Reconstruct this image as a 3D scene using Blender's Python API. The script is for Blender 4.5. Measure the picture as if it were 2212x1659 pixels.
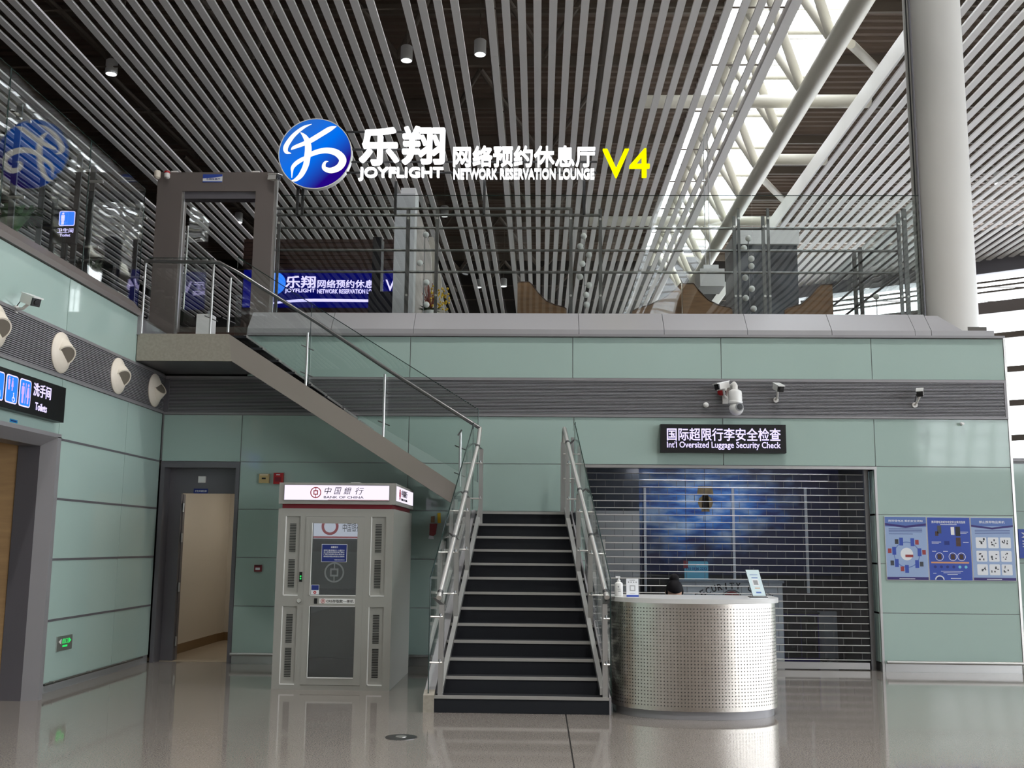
import bpy, math, random
from mathutils import Vector, Matrix
random.seed(7)
for o in list(bpy.data.objects): bpy.data.objects.remove(o)
S = bpy.context.scene
COL = S.collection
# ------------------------------------------------------------------ camera, world, exposure
F_PX, PITCH, YAW, ROLL = 2258.067, 0.15241462, -0.02712932, 0.0093852
CAM = Vector((0, 0, 1.55))
fw = Vector((math.sin(YAW)*math.cos(PITCH), math.cos(YAW)*math.cos(PITCH), math.sin(PITCH)))
r0 = Vector((math.cos(YAW), -math.sin(YAW), 0)); u0 = r0.cross(fw)
rt = r0*math.cos(ROLL) + u0*math.sin(ROLL); up = -r0*math.sin(ROLL) + u0*math.cos(ROLL)
cam = bpy.data.cameras.new('camera'); co = bpy.data.objects.new('camera', cam); COL.objects.link(co)
cam.sensor_fit = 'HORIZONTAL'; cam.sensor_width = 36; cam.lens = 36*F_PX/2212
cam.clip_start = .05; cam.clip_end = 300
M3 = Matrix((rt, up, -fw)).transposed()
co.matrix_world = Matrix.Translation(CAM) @ M3.to_4x4()
S.camera = co
w = bpy.data.worlds.new('world'); S.world = w; w.use_nodes = True
bg = w.node_tree.nodes['Background']; bg.inputs[0].default_value = (0.93, 0.96, 1.0, 1); bg.inputs[1].default_value = 3.9
vs = S.view_settings
S.display_settings.display_device = 'sRGB'
vs.view_transform = 'Standard'; vs.look = 'None'; vs.gamma = 1; vs.use_curve_mapping = False
vs.exposure = 0.78
S.cycles.max_bounces = 6; S.cycles.diffuse_bounces = 3; S.cycles.glossy_bounces = 3; S.cycles.transparent_max_bounces = 14; S.cycles.transmission_bounces = 2
S.cycles.caustics_reflective = False; S.cycles.caustics_refractive = False

def P(px, py, X=None, Y=None, Z=None):
    """where the ray through a photo pixel meets the plane X=, Y= or Z="""
    d = fw + rt*((px-1106)/F_PX) - up*((py-829.5)/F_PX)
    t = (X-CAM.x)/d.x if X is not None else (Y-CAM.y)/d.y if Y is not None else (Z-CAM.z)/d.z
    return CAM + d*t

# ------------------------------------------------------------------ helpers
def lin(c):
    return tuple(((x/255+.055)/1.055)**2.4 if x/255 > .04045 else x/255/12.92 for x in c)
MATS = {}
def mat(name, rgb, rough=.5, metal=0., spec=.5, emit=None, es=0., noise=None, bump=None, aniso=0., coat=0.):
    """noise=(scale, amount) colour grain, bump=(scale, strength, distance)"""
    m = bpy.data.materials.new(name); m.use_nodes = True; nt = m.node_tree; b = nt.nodes['Principled BSDF']
    c = lin(rgb)
    b.inputs['Base Color'].default_value = (*c, 1); b.inputs['Roughness'].default_value = rough
    b.inputs['Metallic'].default_value = metal; b.inputs['Specular IOR Level'].default_value = spec
    if emit: b.inputs['Emission Color'].default_value = (*lin(emit), 1); b.inputs['Emission Strength'].default_value = es
    if aniso: b.inputs['Anisotropic'].default_value = aniso
    if coat: b.inputs['Coat Weight'].default_value = coat; b.inputs['Coat Roughness'].default_value = .04
    tc = nt.nodes.new('ShaderNodeTexCoord')
    if noise:
        n = nt.nodes.new('ShaderNodeTexNoise'); sc = noise[0]
        mp = nt.nodes.new('ShaderNodeMapping'); mp.inputs['Scale'].default_value = sc if isinstance(sc, tuple) else (sc, sc, sc)
        n.inputs['Scale'].default_value = 1; n.inputs['Detail'].default_value = 4
        r = nt.nodes.new('ShaderNodeValToRGB')
        a = noise[1]
        r.color_ramp.elements[0].position = .3; r.color_ramp.elements[1].position = .7
        r.color_ramp.elements[0].color = (*[x*(1-a) for x in c], 1); r.color_ramp.elements[1].color = (*[min(1, x*(1+a)) for x in c], 1)
        nt.links.new(tc.outputs['Object'], mp.inputs[0]); nt.links.new(mp.outputs[0], n.inputs['Vector']); nt.links.new(n.outputs['Fac'], r.inputs[0]); nt.links.new(r.outputs[0], b.inputs['Base Color'])
    if bump:
        n = nt.nodes.new('ShaderNodeTexNoise'); n.inputs['Scale'].default_value = bump[0]; n.inputs['Detail'].default_value = 1
        bp = nt.nodes.new('ShaderNodeBump'); bp.inputs['Strength'].default_value = bump[1]; bp.inputs['Distance'].default_value = bump[2]
        nt.links.new(tc.outputs['Object'], n.inputs['Vector']); nt.links.new(n.outputs['Fac'], bp.inputs['Height']); nt.links.new(bp.outputs[0], b.inputs['Normal'])
    MATS[name] = m
    return m
def emis(name, rgb, s):
    m = bpy.data.materials.new(name); m.use_nodes = True; nt = m.node_tree; nt.nodes.clear()
    e = nt.nodes.new('ShaderNodeEmission'); e.inputs[0].default_value = (*lin(rgb), 1); e.inputs[1].default_value = s
    o = nt.nodes.new('ShaderNodeOutputMaterial'); nt.links.new(e.outputs[0], o.inputs[0]); MATS[name] = m
    return m
def glassm(name, tint, refl=1.0, ior=1.5, wave=0.):
    m = bpy.data.materials.new(name); m.use_nodes = True; nt = m.node_tree; nt.nodes.clear()
    t = nt.nodes.new('ShaderNodeBsdfTransparent'); t.inputs[0].default_value = (*tint, 1)
    g = nt.nodes.new('ShaderNodeBsdfGlossy'); g.inputs['Roughness'].default_value = .01; g.inputs[0].default_value = (refl, refl, refl, 1)
    lw = nt.nodes.new('ShaderNodeLayerWeight'); lw.inputs[0].default_value = .5
    pw = nt.nodes.new('ShaderNodeMath'); pw.operation = 'POWER'; pw.inputs[1].default_value = 5
    fr = nt.nodes.new('ShaderNodeMath'); fr.operation = 'MULTIPLY_ADD'; f0 = ((ior-1)/(ior+1))**2; fr.inputs[1].default_value = .85; fr.inputs[2].default_value = f0
    nt.links.new(lw.outputs['Facing'], pw.inputs[0]); nt.links.new(pw.outputs[0], fr.inputs[0])
    mx = nt.nodes.new('ShaderNodeMixShader'); o = nt.nodes.new('ShaderNodeOutputMaterial')
    if wave:
        tc = nt.nodes.new('ShaderNodeTexCoord'); n = nt.nodes.new('ShaderNodeTexNoise'); n.inputs['Scale'].default_value = 1.6; n.inputs['Detail'].default_value = 0
        bp = nt.nodes.new('ShaderNodeBump'); bp.inputs['Strength'].default_value = wave; bp.inputs['Distance'].default_value = .01
        nt.links.new(tc.outputs['Object'], n.inputs['Vector']); nt.links.new(n.outputs['Fac'], bp.inputs['Height']); nt.links.new(bp.outputs[0], g.inputs['Normal'])
    for a, b_ in ((fr.outputs[0], mx.inputs[0]), (t.outputs[0], mx.inputs[1]), (g.outputs[0], mx.inputs[2]), (mx.outputs[0], o.inputs[0])): nt.links.new(a, b_)
    MATS[name] = m
    return m

class MB:
    def __init__(s): s.v = []; s.f = []
    def add(s, vs_, fs):
        n = len(s.v); s.v += [tuple(p) for p in vs_]; s.f += [[i+n for i in f] for f in fs]; return s
    def box(s, x0, x1, y0, y1, z0, z1):
        return s.add([(x0,y0,z0),(x1,y0,z0),(x1,y1,z0),(x0,y1,z0),(x0,y0,z1),(x1,y0,z1),(x1,y1,z1),(x0,y1,z1)],
                     [[3,2,1,0],[4,5,6,7],[0,1,5,4],[1,2,6,5],[2,3,7,6],[3,0,4,7]])
    def prism(s, pts, ext):
        """pts: 3D polygon, extruded by vector ext"""
        n = len(pts); e = Vector(ext); a = [Vector(p) for p in pts]
        nrm = Vector((0,0,0))
        for i in range(n): nrm += a[i].cross(a[(i+1) % n])
        if nrm.dot(e) > 0: a.reverse()
        return s.add(a+[p+e for p in a], [list(range(n)), list(range(2*n-1, n-1, -1))]+[[i, i+n, (i+1) % n+n, (i+1) % n] for i in range(n)])
    def tube(s, p0, p1, r, n=12, r1=None):
        p0 = Vector(p0); p1 = Vector(p1); d = (p1-p0).normalized(); r1 = r if r1 is None else r1
        a = d.orthogonal().normalized(); b = d.cross(a)
        vs_ = []
        for p, q in ((p0, r), (p1, r1)):
            vs_ += [p+(a*math.cos(2*math.pi*i/n)+b*math.sin(2*math.pi*i/n))*q for i in range(n)]
        return s.add(vs_, [[i, (i+1) % n, (i+1) % n+n, i+n] for i in range(n)]+[list(range(n-1, -1, -1)), list(range(n, 2*n))])
    def poly(s, pts, r, n=10):
        """round pipe along a polyline"""
        pts = [Vector(p) for p in pts]; k = len(pts)
        d0 = (pts[1]-pts[0]).normalized(); a = d0.orthogonal().normalized(); vs_ = []
        for i, p in enumerate(pts):
            d = ((pts[min(i+1, k-1)]-pts[i]).normalized()+(pts[i]-pts[max(i-1, 0)]).normalized()).normalized()
            a = (a-d*a.dot(d)).normalized(); b = d.cross(a)
            vs_ += [p+(a*math.cos(2*math.pi*j/n)+b*math.sin(2*math.pi*j/n))*r for j in range(n)]
        fs = [[i*n+j, i*n+(j+1) % n, (i+1)*n+(j+1) % n, (i+1)*n+j] for i in range(k-1) for j in range(n)]
        return s.add(vs_, fs+[list(range(n-1, -1, -1)), list(range((k-1)*n, k*n))])
    def lathe(s, prof, c=(0,0,0), axis=(0,0,1), n=24):
        """prof: (radius, height) pairs along axis from c"""
        c = Vector(c); d = Vector(axis).normalized(); a = d.orthogonal().normalized(); b = d.cross(a); vs_ = []
        for r, h in prof:
            vs_ += [c+d*h+(a*math.cos(2*math.pi*i/n)+b*math.sin(2*math.pi*i/n))*max(r, 1e-4) for i in range(n)]
        k = len(prof)
        fs = [[i*n+j, i*n+(j+1) % n, (i+1)*n+(j+1) % n, (i+1)*n+j] for i in range(k-1) for j in range(n)]
        return s.add(vs_, fs+[list(range(n-1, -1, -1)), list(range((k-1)*n, k*n))])
    def ball(s, c, r, n=14, m=8, sz=1.):
        prof = [(r*math.sin(math.pi*i/m), -r*sz*math.cos(math.pi*i/m)) for i in range(m+1)]
        return s.lathe(prof, c, (0,0,1), n)
    def quad(s, a, b, c, d): return s.add([a,b,c,d], [[0,1,2,3]])
    def mesh(s, name, smooth=False):
        m = bpy.data.meshes.new(name); m.from_pydata(s.v, [], s.f); m.update()
        if smooth:
            for p in m.polygons: p.use_smooth = True
            m.set_sharp_from_angle(angle=math.radians(38))
        return m
    def build(s, name, material, parent=None, smooth=False, **kw):
        return link(name, s.mesh(name, smooth), material, parent, **kw)
def link(name, me, material, parent=None, **kw):
    if material is not None and not me.materials: me.materials.append(MATS[material] if isinstance(material, str) else material)
    o = bpy.data.objects.new(name, me); COL.objects.link(o)
    if parent: o.parent = parent; o.matrix_parent_inverse = parent.matrix_world.inverted() if parent.type != 'EMPTY' else Matrix.Translation(-parent.location)
    for k_, v_ in kw.items(): o[k_] = v_
    return o
def thing(name, label, cat, loc=(0,0,0), group=None, kind=None):
    o = bpy.data.objects.new(name, None); COL.objects.link(o); o.location = loc; o.empty_display_size = .1
    o['label'] = label; o['category'] = cat
    if group: o['group'] = group
    if kind: o['kind'] = kind
    return o
def struct(name, label, cat, loc=(0,0,0)): return thing(name, label, cat, loc, None, 'structure')
def bx(name, material, parent, *a, **kw): return MB().box(*a).build(name, material, parent, **kw)
# text -------------------------------------------------------------
TXT = {}
def raw_text(s, bold=0., shear=0., spacing=1.):
    if (s, bold, shear) in TXT: return TXT[(s, bold, shear)]
    c = bpy.data.curves.new('t', 'FONT'); c.body = s; c.size = 1; c.shear = shear; c.space_character = spacing; c.resolution_u = 3
    o = bpy.data.objects.new('t', c); me = bpy.data.meshes.new_from_object(o)
    vs_ = [tuple(v.co)[:2] for v in me.vertices]; fs = [list(p.vertices) for p in me.polygons]
    bpy.data.objects.remove(o); bpy.data.curves.remove(c); bpy.data.meshes.remove(me)
    TXT[(s, bold, shear)] = (vs_, fs)
    return vs_, fs
BOLD9 = ((0,0),(1,0),(-1,0),(0,1),(0,-1),(.7,.7),(-.7,.7),(.7,-.7),(-.7,-.7))
class Plane2:
    """2D drawing on a plane: origin, u to the right, v up, n out towards the viewer"""
    def __init__(s, o, u, v): s.o = Vector(o); s.u = Vector(u); s.v = Vector(v); s.n = s.u.cross(s.v)
    def p(s, x, y, d=0.): return s.o+s.u*x+s.v*y+s.n*d
    def rect(s, x0, x1, y0, y1, d0, d1, mb=None):
        mb = mb or MB(); return mb.prism([s.p(x0,y0,d0), s.p(x1,y0,d0), s.p(x1,y1,d0), s.p(x0,y1,d0)], s.n*(d1-d0))
    def poly(s, pts, d0, d1, mb=None):
        mb = mb or MB(); return mb.prism([s.p(x,y,d0) for x, y in pts], s.n*(d1-d0))
    def disc(s, cx, cy, r, d0, d1, mb=None, n=40, ry=None):
        ry = ry or r
        return s.poly([(cx+r*math.cos(2*math.pi*i/n), cy+ry*math.sin(2*math.pi*i/n)) for i in range(n)], d0, d1, mb)
    def ring(s, cx, cy, r0_, r1_, d0, d1, mb=None, n=36):
        mb = mb or MB(); vs_ = []
        for r, d in ((r1_,d0),(r1_,d1),(r0_,d1),(r0_,d0)):
            vs_ += [s.p(cx+r*math.cos(2*math.pi*i/n), cy+r*math.sin(2*math.pi*i/n), d) for i in range(n)]
        return mb.add(vs_, [[k*n+i, k*n+(i+1) % n, ((k+1) % 4)*n+(i+1) % n, ((k+1) % 4)*n+i] for k in range(4) for i in range(n)])
    def rrect(s, x0, x1, y0, y1, r, d0, d1, mb=None):
        pts = []
        for cx, cy, a in ((x1-r,y0+r,-90),(x1-r,y1-r,0),(x0+r,y1-r,90),(x0+r,y0+r,180)):
            pts += [(cx+r*math.cos(math.radians(a+t)), cy+r*math.sin(math.radians(a+t))) for t in (0,30,60,90)]
        return s.poly(pts, d0, d1, mb)
    def solid(s, vs_, fs, d0, d1, mb=None):
        mb = mb or MB(); n = len(vs_)
        from collections import Counter
        ed = Counter(); dirs = {}
        for f in fs:
            for i in range(len(f)):
                a, b = f[i], f[(i+1) % len(f)]; ed[frozenset((a,b))] += 1; dirs[frozenset((a,b))] = (a,b)
        area = 0
        for f in fs[:1]:
            for i in range(len(f)):
                (x0_,y0_), (x1_,y1_) = vs_[f[i]], vs_[f[(i+1) % len(f)]]; area += x0_*y1_-x1_*y0_
        fr = [list(f) for f in fs]
        if area < 0: fr = [f[::-1] for f in fr]
        side = []
        for e, c in ed.items():
            if c == 1:
                a, b = dirs[e]
                if area < 0: a, b = b, a
                side.append([a, b, b+n, a+n])
        return mb.add([s.p(x,y,d0) for x, y in vs_]+[s.p(x,y,d1) for x, y in vs_], [[i+n for i in f] for f in fr]+[f[::-1] for f in fr]+side)
    def text(s, t, x0, x1, y0, y1, d0, d1, bold=0., mb=None, shear=0.):
        """text stretched into the box x0..x1, y0..y1"""
        vs_, fs = raw_text(t, bold, shear)
        if not vs_: return mb or MB()
        ax = min(p[0] for p in vs_); bx_ = max(p[0] for p in vs_); ay = min(p[1] for p in vs_); by = max(p[1] for p in vs_)
        q = [(x0+(p[0]-ax)/(bx_-ax)*(x1-x0), y0+(p[1]-ay)/(by-ay)*(y1-y0)) for p in vs_]
        mb = mb or MB(); kx, ky = (x1-x0)/(bx_-ax)*bold, (y1-y0)/(by-ay)*bold
        for k_, (dx, dy) in enumerate(BOLD9 if bold > 0 else ((0,0),)): s.solid([(x+dx*kx, y+dy*ky) for x, y in q], fs, d0, d1-k_*4e-5, mb)
        return mb
    def letters(s, t, x0, x1, y0, y1, d0, d1, bold, material, parent, name='letter'):
        """each character its own part; the whole line fills the box"""
        def ext(q):
            vs_, fs = raw_text(q, bold); return vs_, fs
        vs_, _ = ext(t)
        ax = min(p[0] for p in vs_); bx_ = max(p[0] for p in vs_); ay = min(p[1] for p in vs_); by = max(p[1] for p in vs_)
        base = max(p[0] for p in ext('I')[0])
        for i, ch in enumerate(t):
            if ch == ' ': continue
            adv = max(p[0] for p in ext(t[:i]+'I')[0])-base if i else 0.
            cv, cf = ext(ch)
            q = [(x0+(p[0]+adv-ax)/(bx_-ax)*(x1-x0), y0+(p[1]-ay)/(by-ay)*(y1-y0)) for p in cv]
            mb = MB(); kx, ky = (x1-x0)/(bx_-ax)*bold, (y1-y0)/(by-ay)*bold
            for k_, (dx, dy) in enumerate(BOLD9 if bold > 0 else ((0,0),)): s.solid([(x+dx*kx, y+dy*ky) for x, y in q], cf, d0, d1-k_*4e-5, mb)
            mb.build(name, material, parent)
    def stroke(s, pts, d0, d1, mb=None):
        """brush stroke: pts (x, y, width) joined as a ribbon with smooth interpolation"""
        mb = mb or MB(); L, R_ = [], []; k = len(pts); fine = []
        for i in range(k-1):
            p0_, p1_, p2_, p3_ = pts[max(i-1,0)], pts[i], pts[i+1], pts[min(i+2,k-1)]
            for j in range(6):
                t = j/6
                fine.append(tuple(.5*((2*b_)+(-a_+c_)*t+(2*a_-5*b_+4*c_-d_)*t*t+(-a_+3*b_-3*c_+d_)*t**3) for a_, b_, c_, d_ in zip(p0_,p1_,p2_,p3_)))
        fine.append(pts[-1])
        for i, (x, y, wd) in enumerate(fine):
            a_, b_ = fine[max(i-1,0)], fine[min(i+1,len(fine)-1)]
            dx, dy = b_[0]-a_[0], b_[1]-a_[1]; l = math.hypot(dx, dy) or 1; wd = max(wd, .002)
            L.append((x-dy/l*wd/2, y+dx/l*wd/2)); R_.append((x+dy/l*wd/2, y-dx/l*wd/2))
        n = len(fine)
        return s.solid(R_+L, [[i, i+1, i+1+n, i+n] for i in range(n-1)], d0, d1, mb)
def FRONT(y): return Plane2((0, y, 0), (1,0,0), (0,0,1))       # faces -Y
def SIDE(x): return Plane2((x, 0, 0), (0,1,0), (0,0,1))         # faces +X

# ------------------------------------------------------------------ materials
mat('panel_glass', (168,190,182), .05, spec=.5, bump=(2.2,.06,.01))
mat('panel_joint', (150,152,152), .45, .2)
mat('steel', (200,200,198), .32, .9)
mat('steel_dark', (120,120,120), .35, 1.)
mat('steel_bright', (228,226,222), .3, .9)
mat('brushed', (200,194,186), .24, 1., noise=((60,60,1.5),.06), aniso=.75)
mat('alu_grey', (150,148,150), .42, .35)
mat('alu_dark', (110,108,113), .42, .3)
mat('alu_brown', (122,114,110), .42, .35)
mat('stringer_paint', (148,140,132), .45, .1)
mat('louvre', (142,142,145), .45, .2)
mat('louvre_back', (22,22,24), .7)
mat('white_panel', (205,205,205), .4)
mat('coping_metal', (172,171,173), .35, .2)
mat('slat', (236,232,228), .55)
mat('deck', (112,96,84), .7)
mat('tube_white', (226,222,208), .45)
mat('tube_dark', (110,100,90), .6)
mat('white_paint', (228,226,222), .5)
mat('column', (206,204,198), .42)
mat('black', (14,14,16), .4)
mat('carpet', (17,20,26), .9)
mat('rubber', (26,26,28), .6)
mat('floor_dark', (40,38,37), .6)
mat('upper_floor', (95,90,84), .35)
mat('cream', (232,222,206), .45)
mat('cream_dark', (120,112,100), .5)
mat('beige_wall', (200,193,181), .6)
mat('brown_skirt', (120,96,66), .5)
mat('beige_floor', (176,162,142), .2)
mat('wood_light', (190,156,112), .5, noise=((2,2,18),.12))
mat('wood_brown', (128,96,66), .4, noise=((3,3,30),.2))
mat('nosing', (176,174,170), .4, .6)
mat('wood_dark', (70,48,40), .5, noise=((1,1,14),.2))
mat('booth', (158,157,150), .42)
mat('booth_dark', (128,138,136), .4)
mat('booth_red', (120,16,34), .45)
mat('white_gloss', (236,236,234), .25)
mat('paper', (225,228,232), .6)
mat('navy', (24,44,120), .4)
mat('blue_print', (50,78,168), .45)
mat('pale_blue', (150,172,208), .45)
mat('mid_blue', (88,116,178), .45)
mat('purple_print', (52,40,110), .45)
mat('red', (176,24,30), .4)
mat('dull_red', (150,60,62), .45)
mat('yellow_box', (196,172,120), .5)
mat('orange_print', (206,150,110), .5)
mat('sky_sticker', (40,140,190), .4)
mat('teal_print', (120,196,214), .45)
mat('pale_teal', (206,224,228), .45)
mat('gold_paint', (150,122,76), .6, noise=(9,.35))
mat('stone_block', (150,144,132), .6, noise=(30,.1))
mat('marble_light', (196,188,182), .3, noise=((1.2,1.2,3),.25))
mat('marble_dark', (74,78,84), .2, noise=((2,2,2.5),.45))
mat('grey_soft', (150,152,154), .5)
mat('plant', (46,84,40), .6)
mat('plant_dark', (24,44,24), .6)
mat('flower_yellow', (220,180,30), .6)
mat('flower_red', (140,50,30), .6)
mat('skin', (224,178,152), .5)
mat('hair', (16,14,18), .65, spec=.15)
mat('uniform', (40,44,60), .8)
mat('frost', (120,126,126), .7)
emis('led_white', (250,252,255), 1.6)
emis('led_lilac', (206,196,255), .95)
emis('led_yellow', (240,232,0), 1.0)
emis('led_blue', (48,128,255), .75)
emis('led_green', (60,255,120), .45)
emis('led_red', (190,80,90), .5)
mat('counter_white', (206,206,204), .3)
emis('led_pale', (236,226,246), .72)
emis('led_navy', (8,12,100), .55)
emis('led_pink', (190,160,240), .8)
emis('warm_lamp', (255,246,232), 50.0)
emis('cool_lamp', (235,240,255), 24.0)
glassm('glass', (.93,.955,.945), wave=.25)
glassm('glass_clear', (.97,.98,.975))
glassm('glass_dark', (.6,.66,.65), ior=1.9)
glassm('poly_pane', (.80,.84,.88), ior=1.45)
glassm('window_glass', (.97,.98,.99))
# polished granite floor
m = mat('granite', (150,142,134), .07, spec=.6)
nt = m.node_tree; b = nt.nodes['Principled BSDF']; tc = nt.nodes.new('ShaderNodeTexCoord')
n1 = nt.nodes.new('ShaderNodeTexNoise'); n1.inputs['Scale'].default_value = 90; n1.inputs['Detail'].default_value = 3
n2 = nt.nodes.new('ShaderNodeTexNoise'); n2.inputs['Scale'].default_value = .5
r = nt.nodes.new('ShaderNodeValToRGB'); r.color_ramp.elements[0].position = .36; r.color_ramp.elements[1].position = .64
r.color_ramp.elements[0].color = (*lin((124,118,112)), 1); r.color_ramp.elements[1].color = (*lin((158,151,144)), 1)
mx = nt.nodes.new('ShaderNodeMixRGB'); mx.blend_type = 'MULTIPLY'; mx.inputs[0].default_value = .25
for a_, b_ in ((tc.outputs['Object'], n1.inputs[0]), (tc.outputs['Object'], n2.inputs[0]), (n1.outputs[0], r.inputs[0]), (r.outputs[0], mx.inputs[1]), (n2.outputs[0], mx.inputs[2]), (mx.outputs[0], b.inputs['Base Color'])): nt.links.new(a_, b_)
# round logo gradient, blue to violet (a lit face)
m = emis('logo_blue', (0,100,220), .7); nt = m.node_tree; e = [n for n in nt.nodes if n.type == 'EMISSION'][0]
tc = nt.nodes.new('ShaderNodeTexCoord'); sp = nt.nodes.new('ShaderNodeSeparateXYZ'); ma = nt.nodes.new('ShaderNodeMath'); ma.operation = 'SUBTRACT'
r = nt.nodes.new('ShaderNodeValToRGB'); mr = nt.nodes.new('ShaderNodeMapRange'); mr.inputs[1].default_value = -.7; mr.inputs[2].default_value = .7
nt.links.new(tc.outputs['Object'], sp.inputs[0]); nt.links.new(sp.outputs[2], ma.inputs[0]); nt.links.new(sp.outputs[0], ma.inputs[1]); nt.links.new(ma.outputs[0], mr.inputs[0]); nt.links.new(mr.outputs[0], r.inputs[0]); nt.links.new(r.outputs[0], e.inputs[0])
r.color_ramp.elements[0].color = (*lin((32,4,120)), 1); r.color_ramp.elements[0].position = .12
r.color_ramp.elements[1].color = (*lin((0,104,222)), 1); r.color_ramp.elements[1].position = .5
e3 = r.color_ramp.elements.new(1.); e3.color = (*lin((40,96,180)), 1)
# painted mural behind the shutter: blue sky in the middle with pale reflection streaks put into the colour, dark navy at the sides
m = mat('mural', (40,80,160), .5); nt = m.node_tree; b = nt.nodes['Principled BSDF']; tc = nt.nodes.new('ShaderNodeTexCoord')
mp = nt.nodes.new('ShaderNodeMapping'); mp.inputs['Scale'].default_value = (1.2,1,4.5); n1 = nt.nodes.new('ShaderNodeTexNoise'); n1.inputs['Scale'].default_value = 1.6; n1.inputs['Detail'].default_value = 5
r = nt.nodes.new('ShaderNodeValToRGB'); cr = r.color_ramp
cr.elements[0].position = .34; cr.elements[0].color = (*lin((16,40,130)), 1); cr.elements[1].position = .62; cr.elements[1].color = (*lin((200,225,250)), 1)
k1 = cr.elements.new(.48); k1.color = (*lin((84,150,228)), 1)
gv = nt.nodes.new('ShaderNodeVectorMath'); gv.operation = 'SUBTRACT'; gv.inputs[1].default_value = (2.35, 15.4, 2.15)
gs_ = nt.nodes.new('ShaderNodeVectorMath'); gs_.operation = 'MULTIPLY'; gs_.inputs[1].default_value = (.62, 0, 1.15)
gl = nt.nodes.new('ShaderNodeVectorMath'); gl.operation = 'LENGTH'; n2 = nt.nodes.new('ShaderNodeTexNoise'); n2.inputs['Scale'].default_value = 2.5
ad = nt.nodes.new('ShaderNodeMath'); ad.operation = 'ADD'; sm = nt.nodes.new('ShaderNodeMapRange'); sm.inputs[1].default_value = .75; sm.inputs[2].default_value = 1.35
mix = nt.nodes.new('ShaderNodeMixRGB'); mix.inputs[2].default_value = (*lin((46,48,76)), 1)
for x_, y_ in ((tc.outputs['Object'], mp.inputs[0]), (mp.outputs[0], n1.inputs[0]), (n1.outputs[0], r.inputs[0]), (tc.outputs['Object'], gv.inputs[0]), (gv.outputs[0], gs_.inputs[0]), (gs_.outputs[0], gl.inputs[0]), (tc.outputs['Object'], n2.inputs[0]), (gl.outputs['Value'], ad.inputs[0]), (n2.outputs[0], ad.inputs[1]), (ad.outputs[0], sm.inputs[0]), (sm.outputs[0], mix.inputs[0]), (r.outputs[0], mix.inputs[1]), (mix.outputs[0], b.inputs['Base Color'])): nt.links.new(x_, y_)
# ================================================================== SETTING
XL, YW, ZU, ZR = -5.04, 13.75, 4.55, 11.5
YK0 = -34.
# ---- floor
floor = struct('floor', 'polished grey granite hall floor with one dark expansion joint', 'floor')
bx('subfloor', 'floor_dark', floor, -22.4, 31, YK0, 46, -.3, -.012)
JX = .254
for x0, x1 in ((-22.4, JX-.006), (JX+.006, 31)):
    bx('floor_slab', 'granite', floor, x0, x1, YK0, 46, -.012, 0)
dr = thing('floor_outlet', 'round steel outlet cover set into the floor before the stairs', 'floor outlet', (-1.108, 8.765, 0))
MB().lathe([(.13,0),(.13,.003),(.118,.006),(.05,.006)], (-1.108,8.765,.0005), n=40).build('rim', 'steel_dark', dr, True)
MB().lathe([(.045,0),(.045,.003),(.02,.0045)], (-1.108,8.765,.0065), n=24).build('lid', 'steel_bright', dr, True)

ROWS = [.10, .73, 1.352, 1.978, 2.60, 3.235]
G = .005   # half joint
def panels_back(par, xs, zs, y=YW):
    for i in range(len(xs)-1):
        for j in range(len(zs)-1):
            bx('glass_panel', 'panel_glass', par, xs[i]+G, xs[i+1]-G, y, y+.012, zs[j]+G, zs[j+1]-G)
def panels_left(par, ys, zs, x=XL):
    for i in range(len(ys)-1):
        for j in range(len(zs)-1):
            bx('glass_panel', 'panel_glass', par, x-.012, x, ys[i]+G, ys[i+1]-G, zs[j]+G, zs[j+1]-G)
# ---- back wall
wb = struct('wall_back', 'green back painted glass wall with a grey louvre band', 'wall')
SH0, SH1, SHZ = .60, 4.30, 2.585       # shutter opening
D0, D1, DZ = -5.02, -3.965, 2.585      # door recess
core = MB()
core.box(-5.04, 6.12, YW+.0125, YW+.16, 2.62, 3.75).box(-3.93, 6.12, YW+.0125, YW+.16, 3.75, 4.30)
core.box(D1, SH0-.02, YW+.0125, YW+.16, .0, 2.62).box(SH1+.09, 6.12, YW+.0125, YW+.16, 0, 2.62)
core.build('backing', 'panel_joint', wb)
panels_back(wb, [-5.02, -3.965, -1.735, .45, 2.407, 4.38, 6.12], [2.60, 3.225])
panels_back(wb, [-3.965, -1.735, .45], ROWS[:5])
panels_back(wb, [.45, SH0], ROWS[:5])
panels_back(wb, [4.38, 6.12], ROWS[:5])
panels_back(wb, [-3.93, -1.74, .434, 2.404, 4.386, 6.12], [3.745, 4.30])
fins = MB(); zz = 3.262
while zz < 3.70:
    fins.box(-5.0, 6.09, YW-.012, YW+.004, zz, zz+.011); zz += .0195
fins.build('louvre_fins', 'louvre', wb, kind='stuff')
bx('louvre_backing', 'louvre_back', wb, -5.03, 6.11, YW+.012, YW+.03, 3.235, 3.742)
for z0, z1 in ((3.228, 3.256), (3.708, 3.745)):
    bx('louvre_rail', 'alu_grey', wb, -5.03, 6.12, YW-.02, YW+.012, z0, z1)
bx('louvre_end', 'alu_grey', wb, 6.09, 6.12, YW-.018, YW+.012, 3.256, 3.708)
bx('louvre_corner', 'alu_dark', wb, -5.03, -4.97, YW-.018, YW+.012, 3.256, 3.708)
bx('end_trim', 'steel_bright', wb, 6.12, 6.15, YW-.008, YW+.17, 0, 4.30)
bx('corner_trim', 'steel_bright', wb, -3.965, -3.932, YW-.012, YW+.15, 3.90, 4.31)
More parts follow.
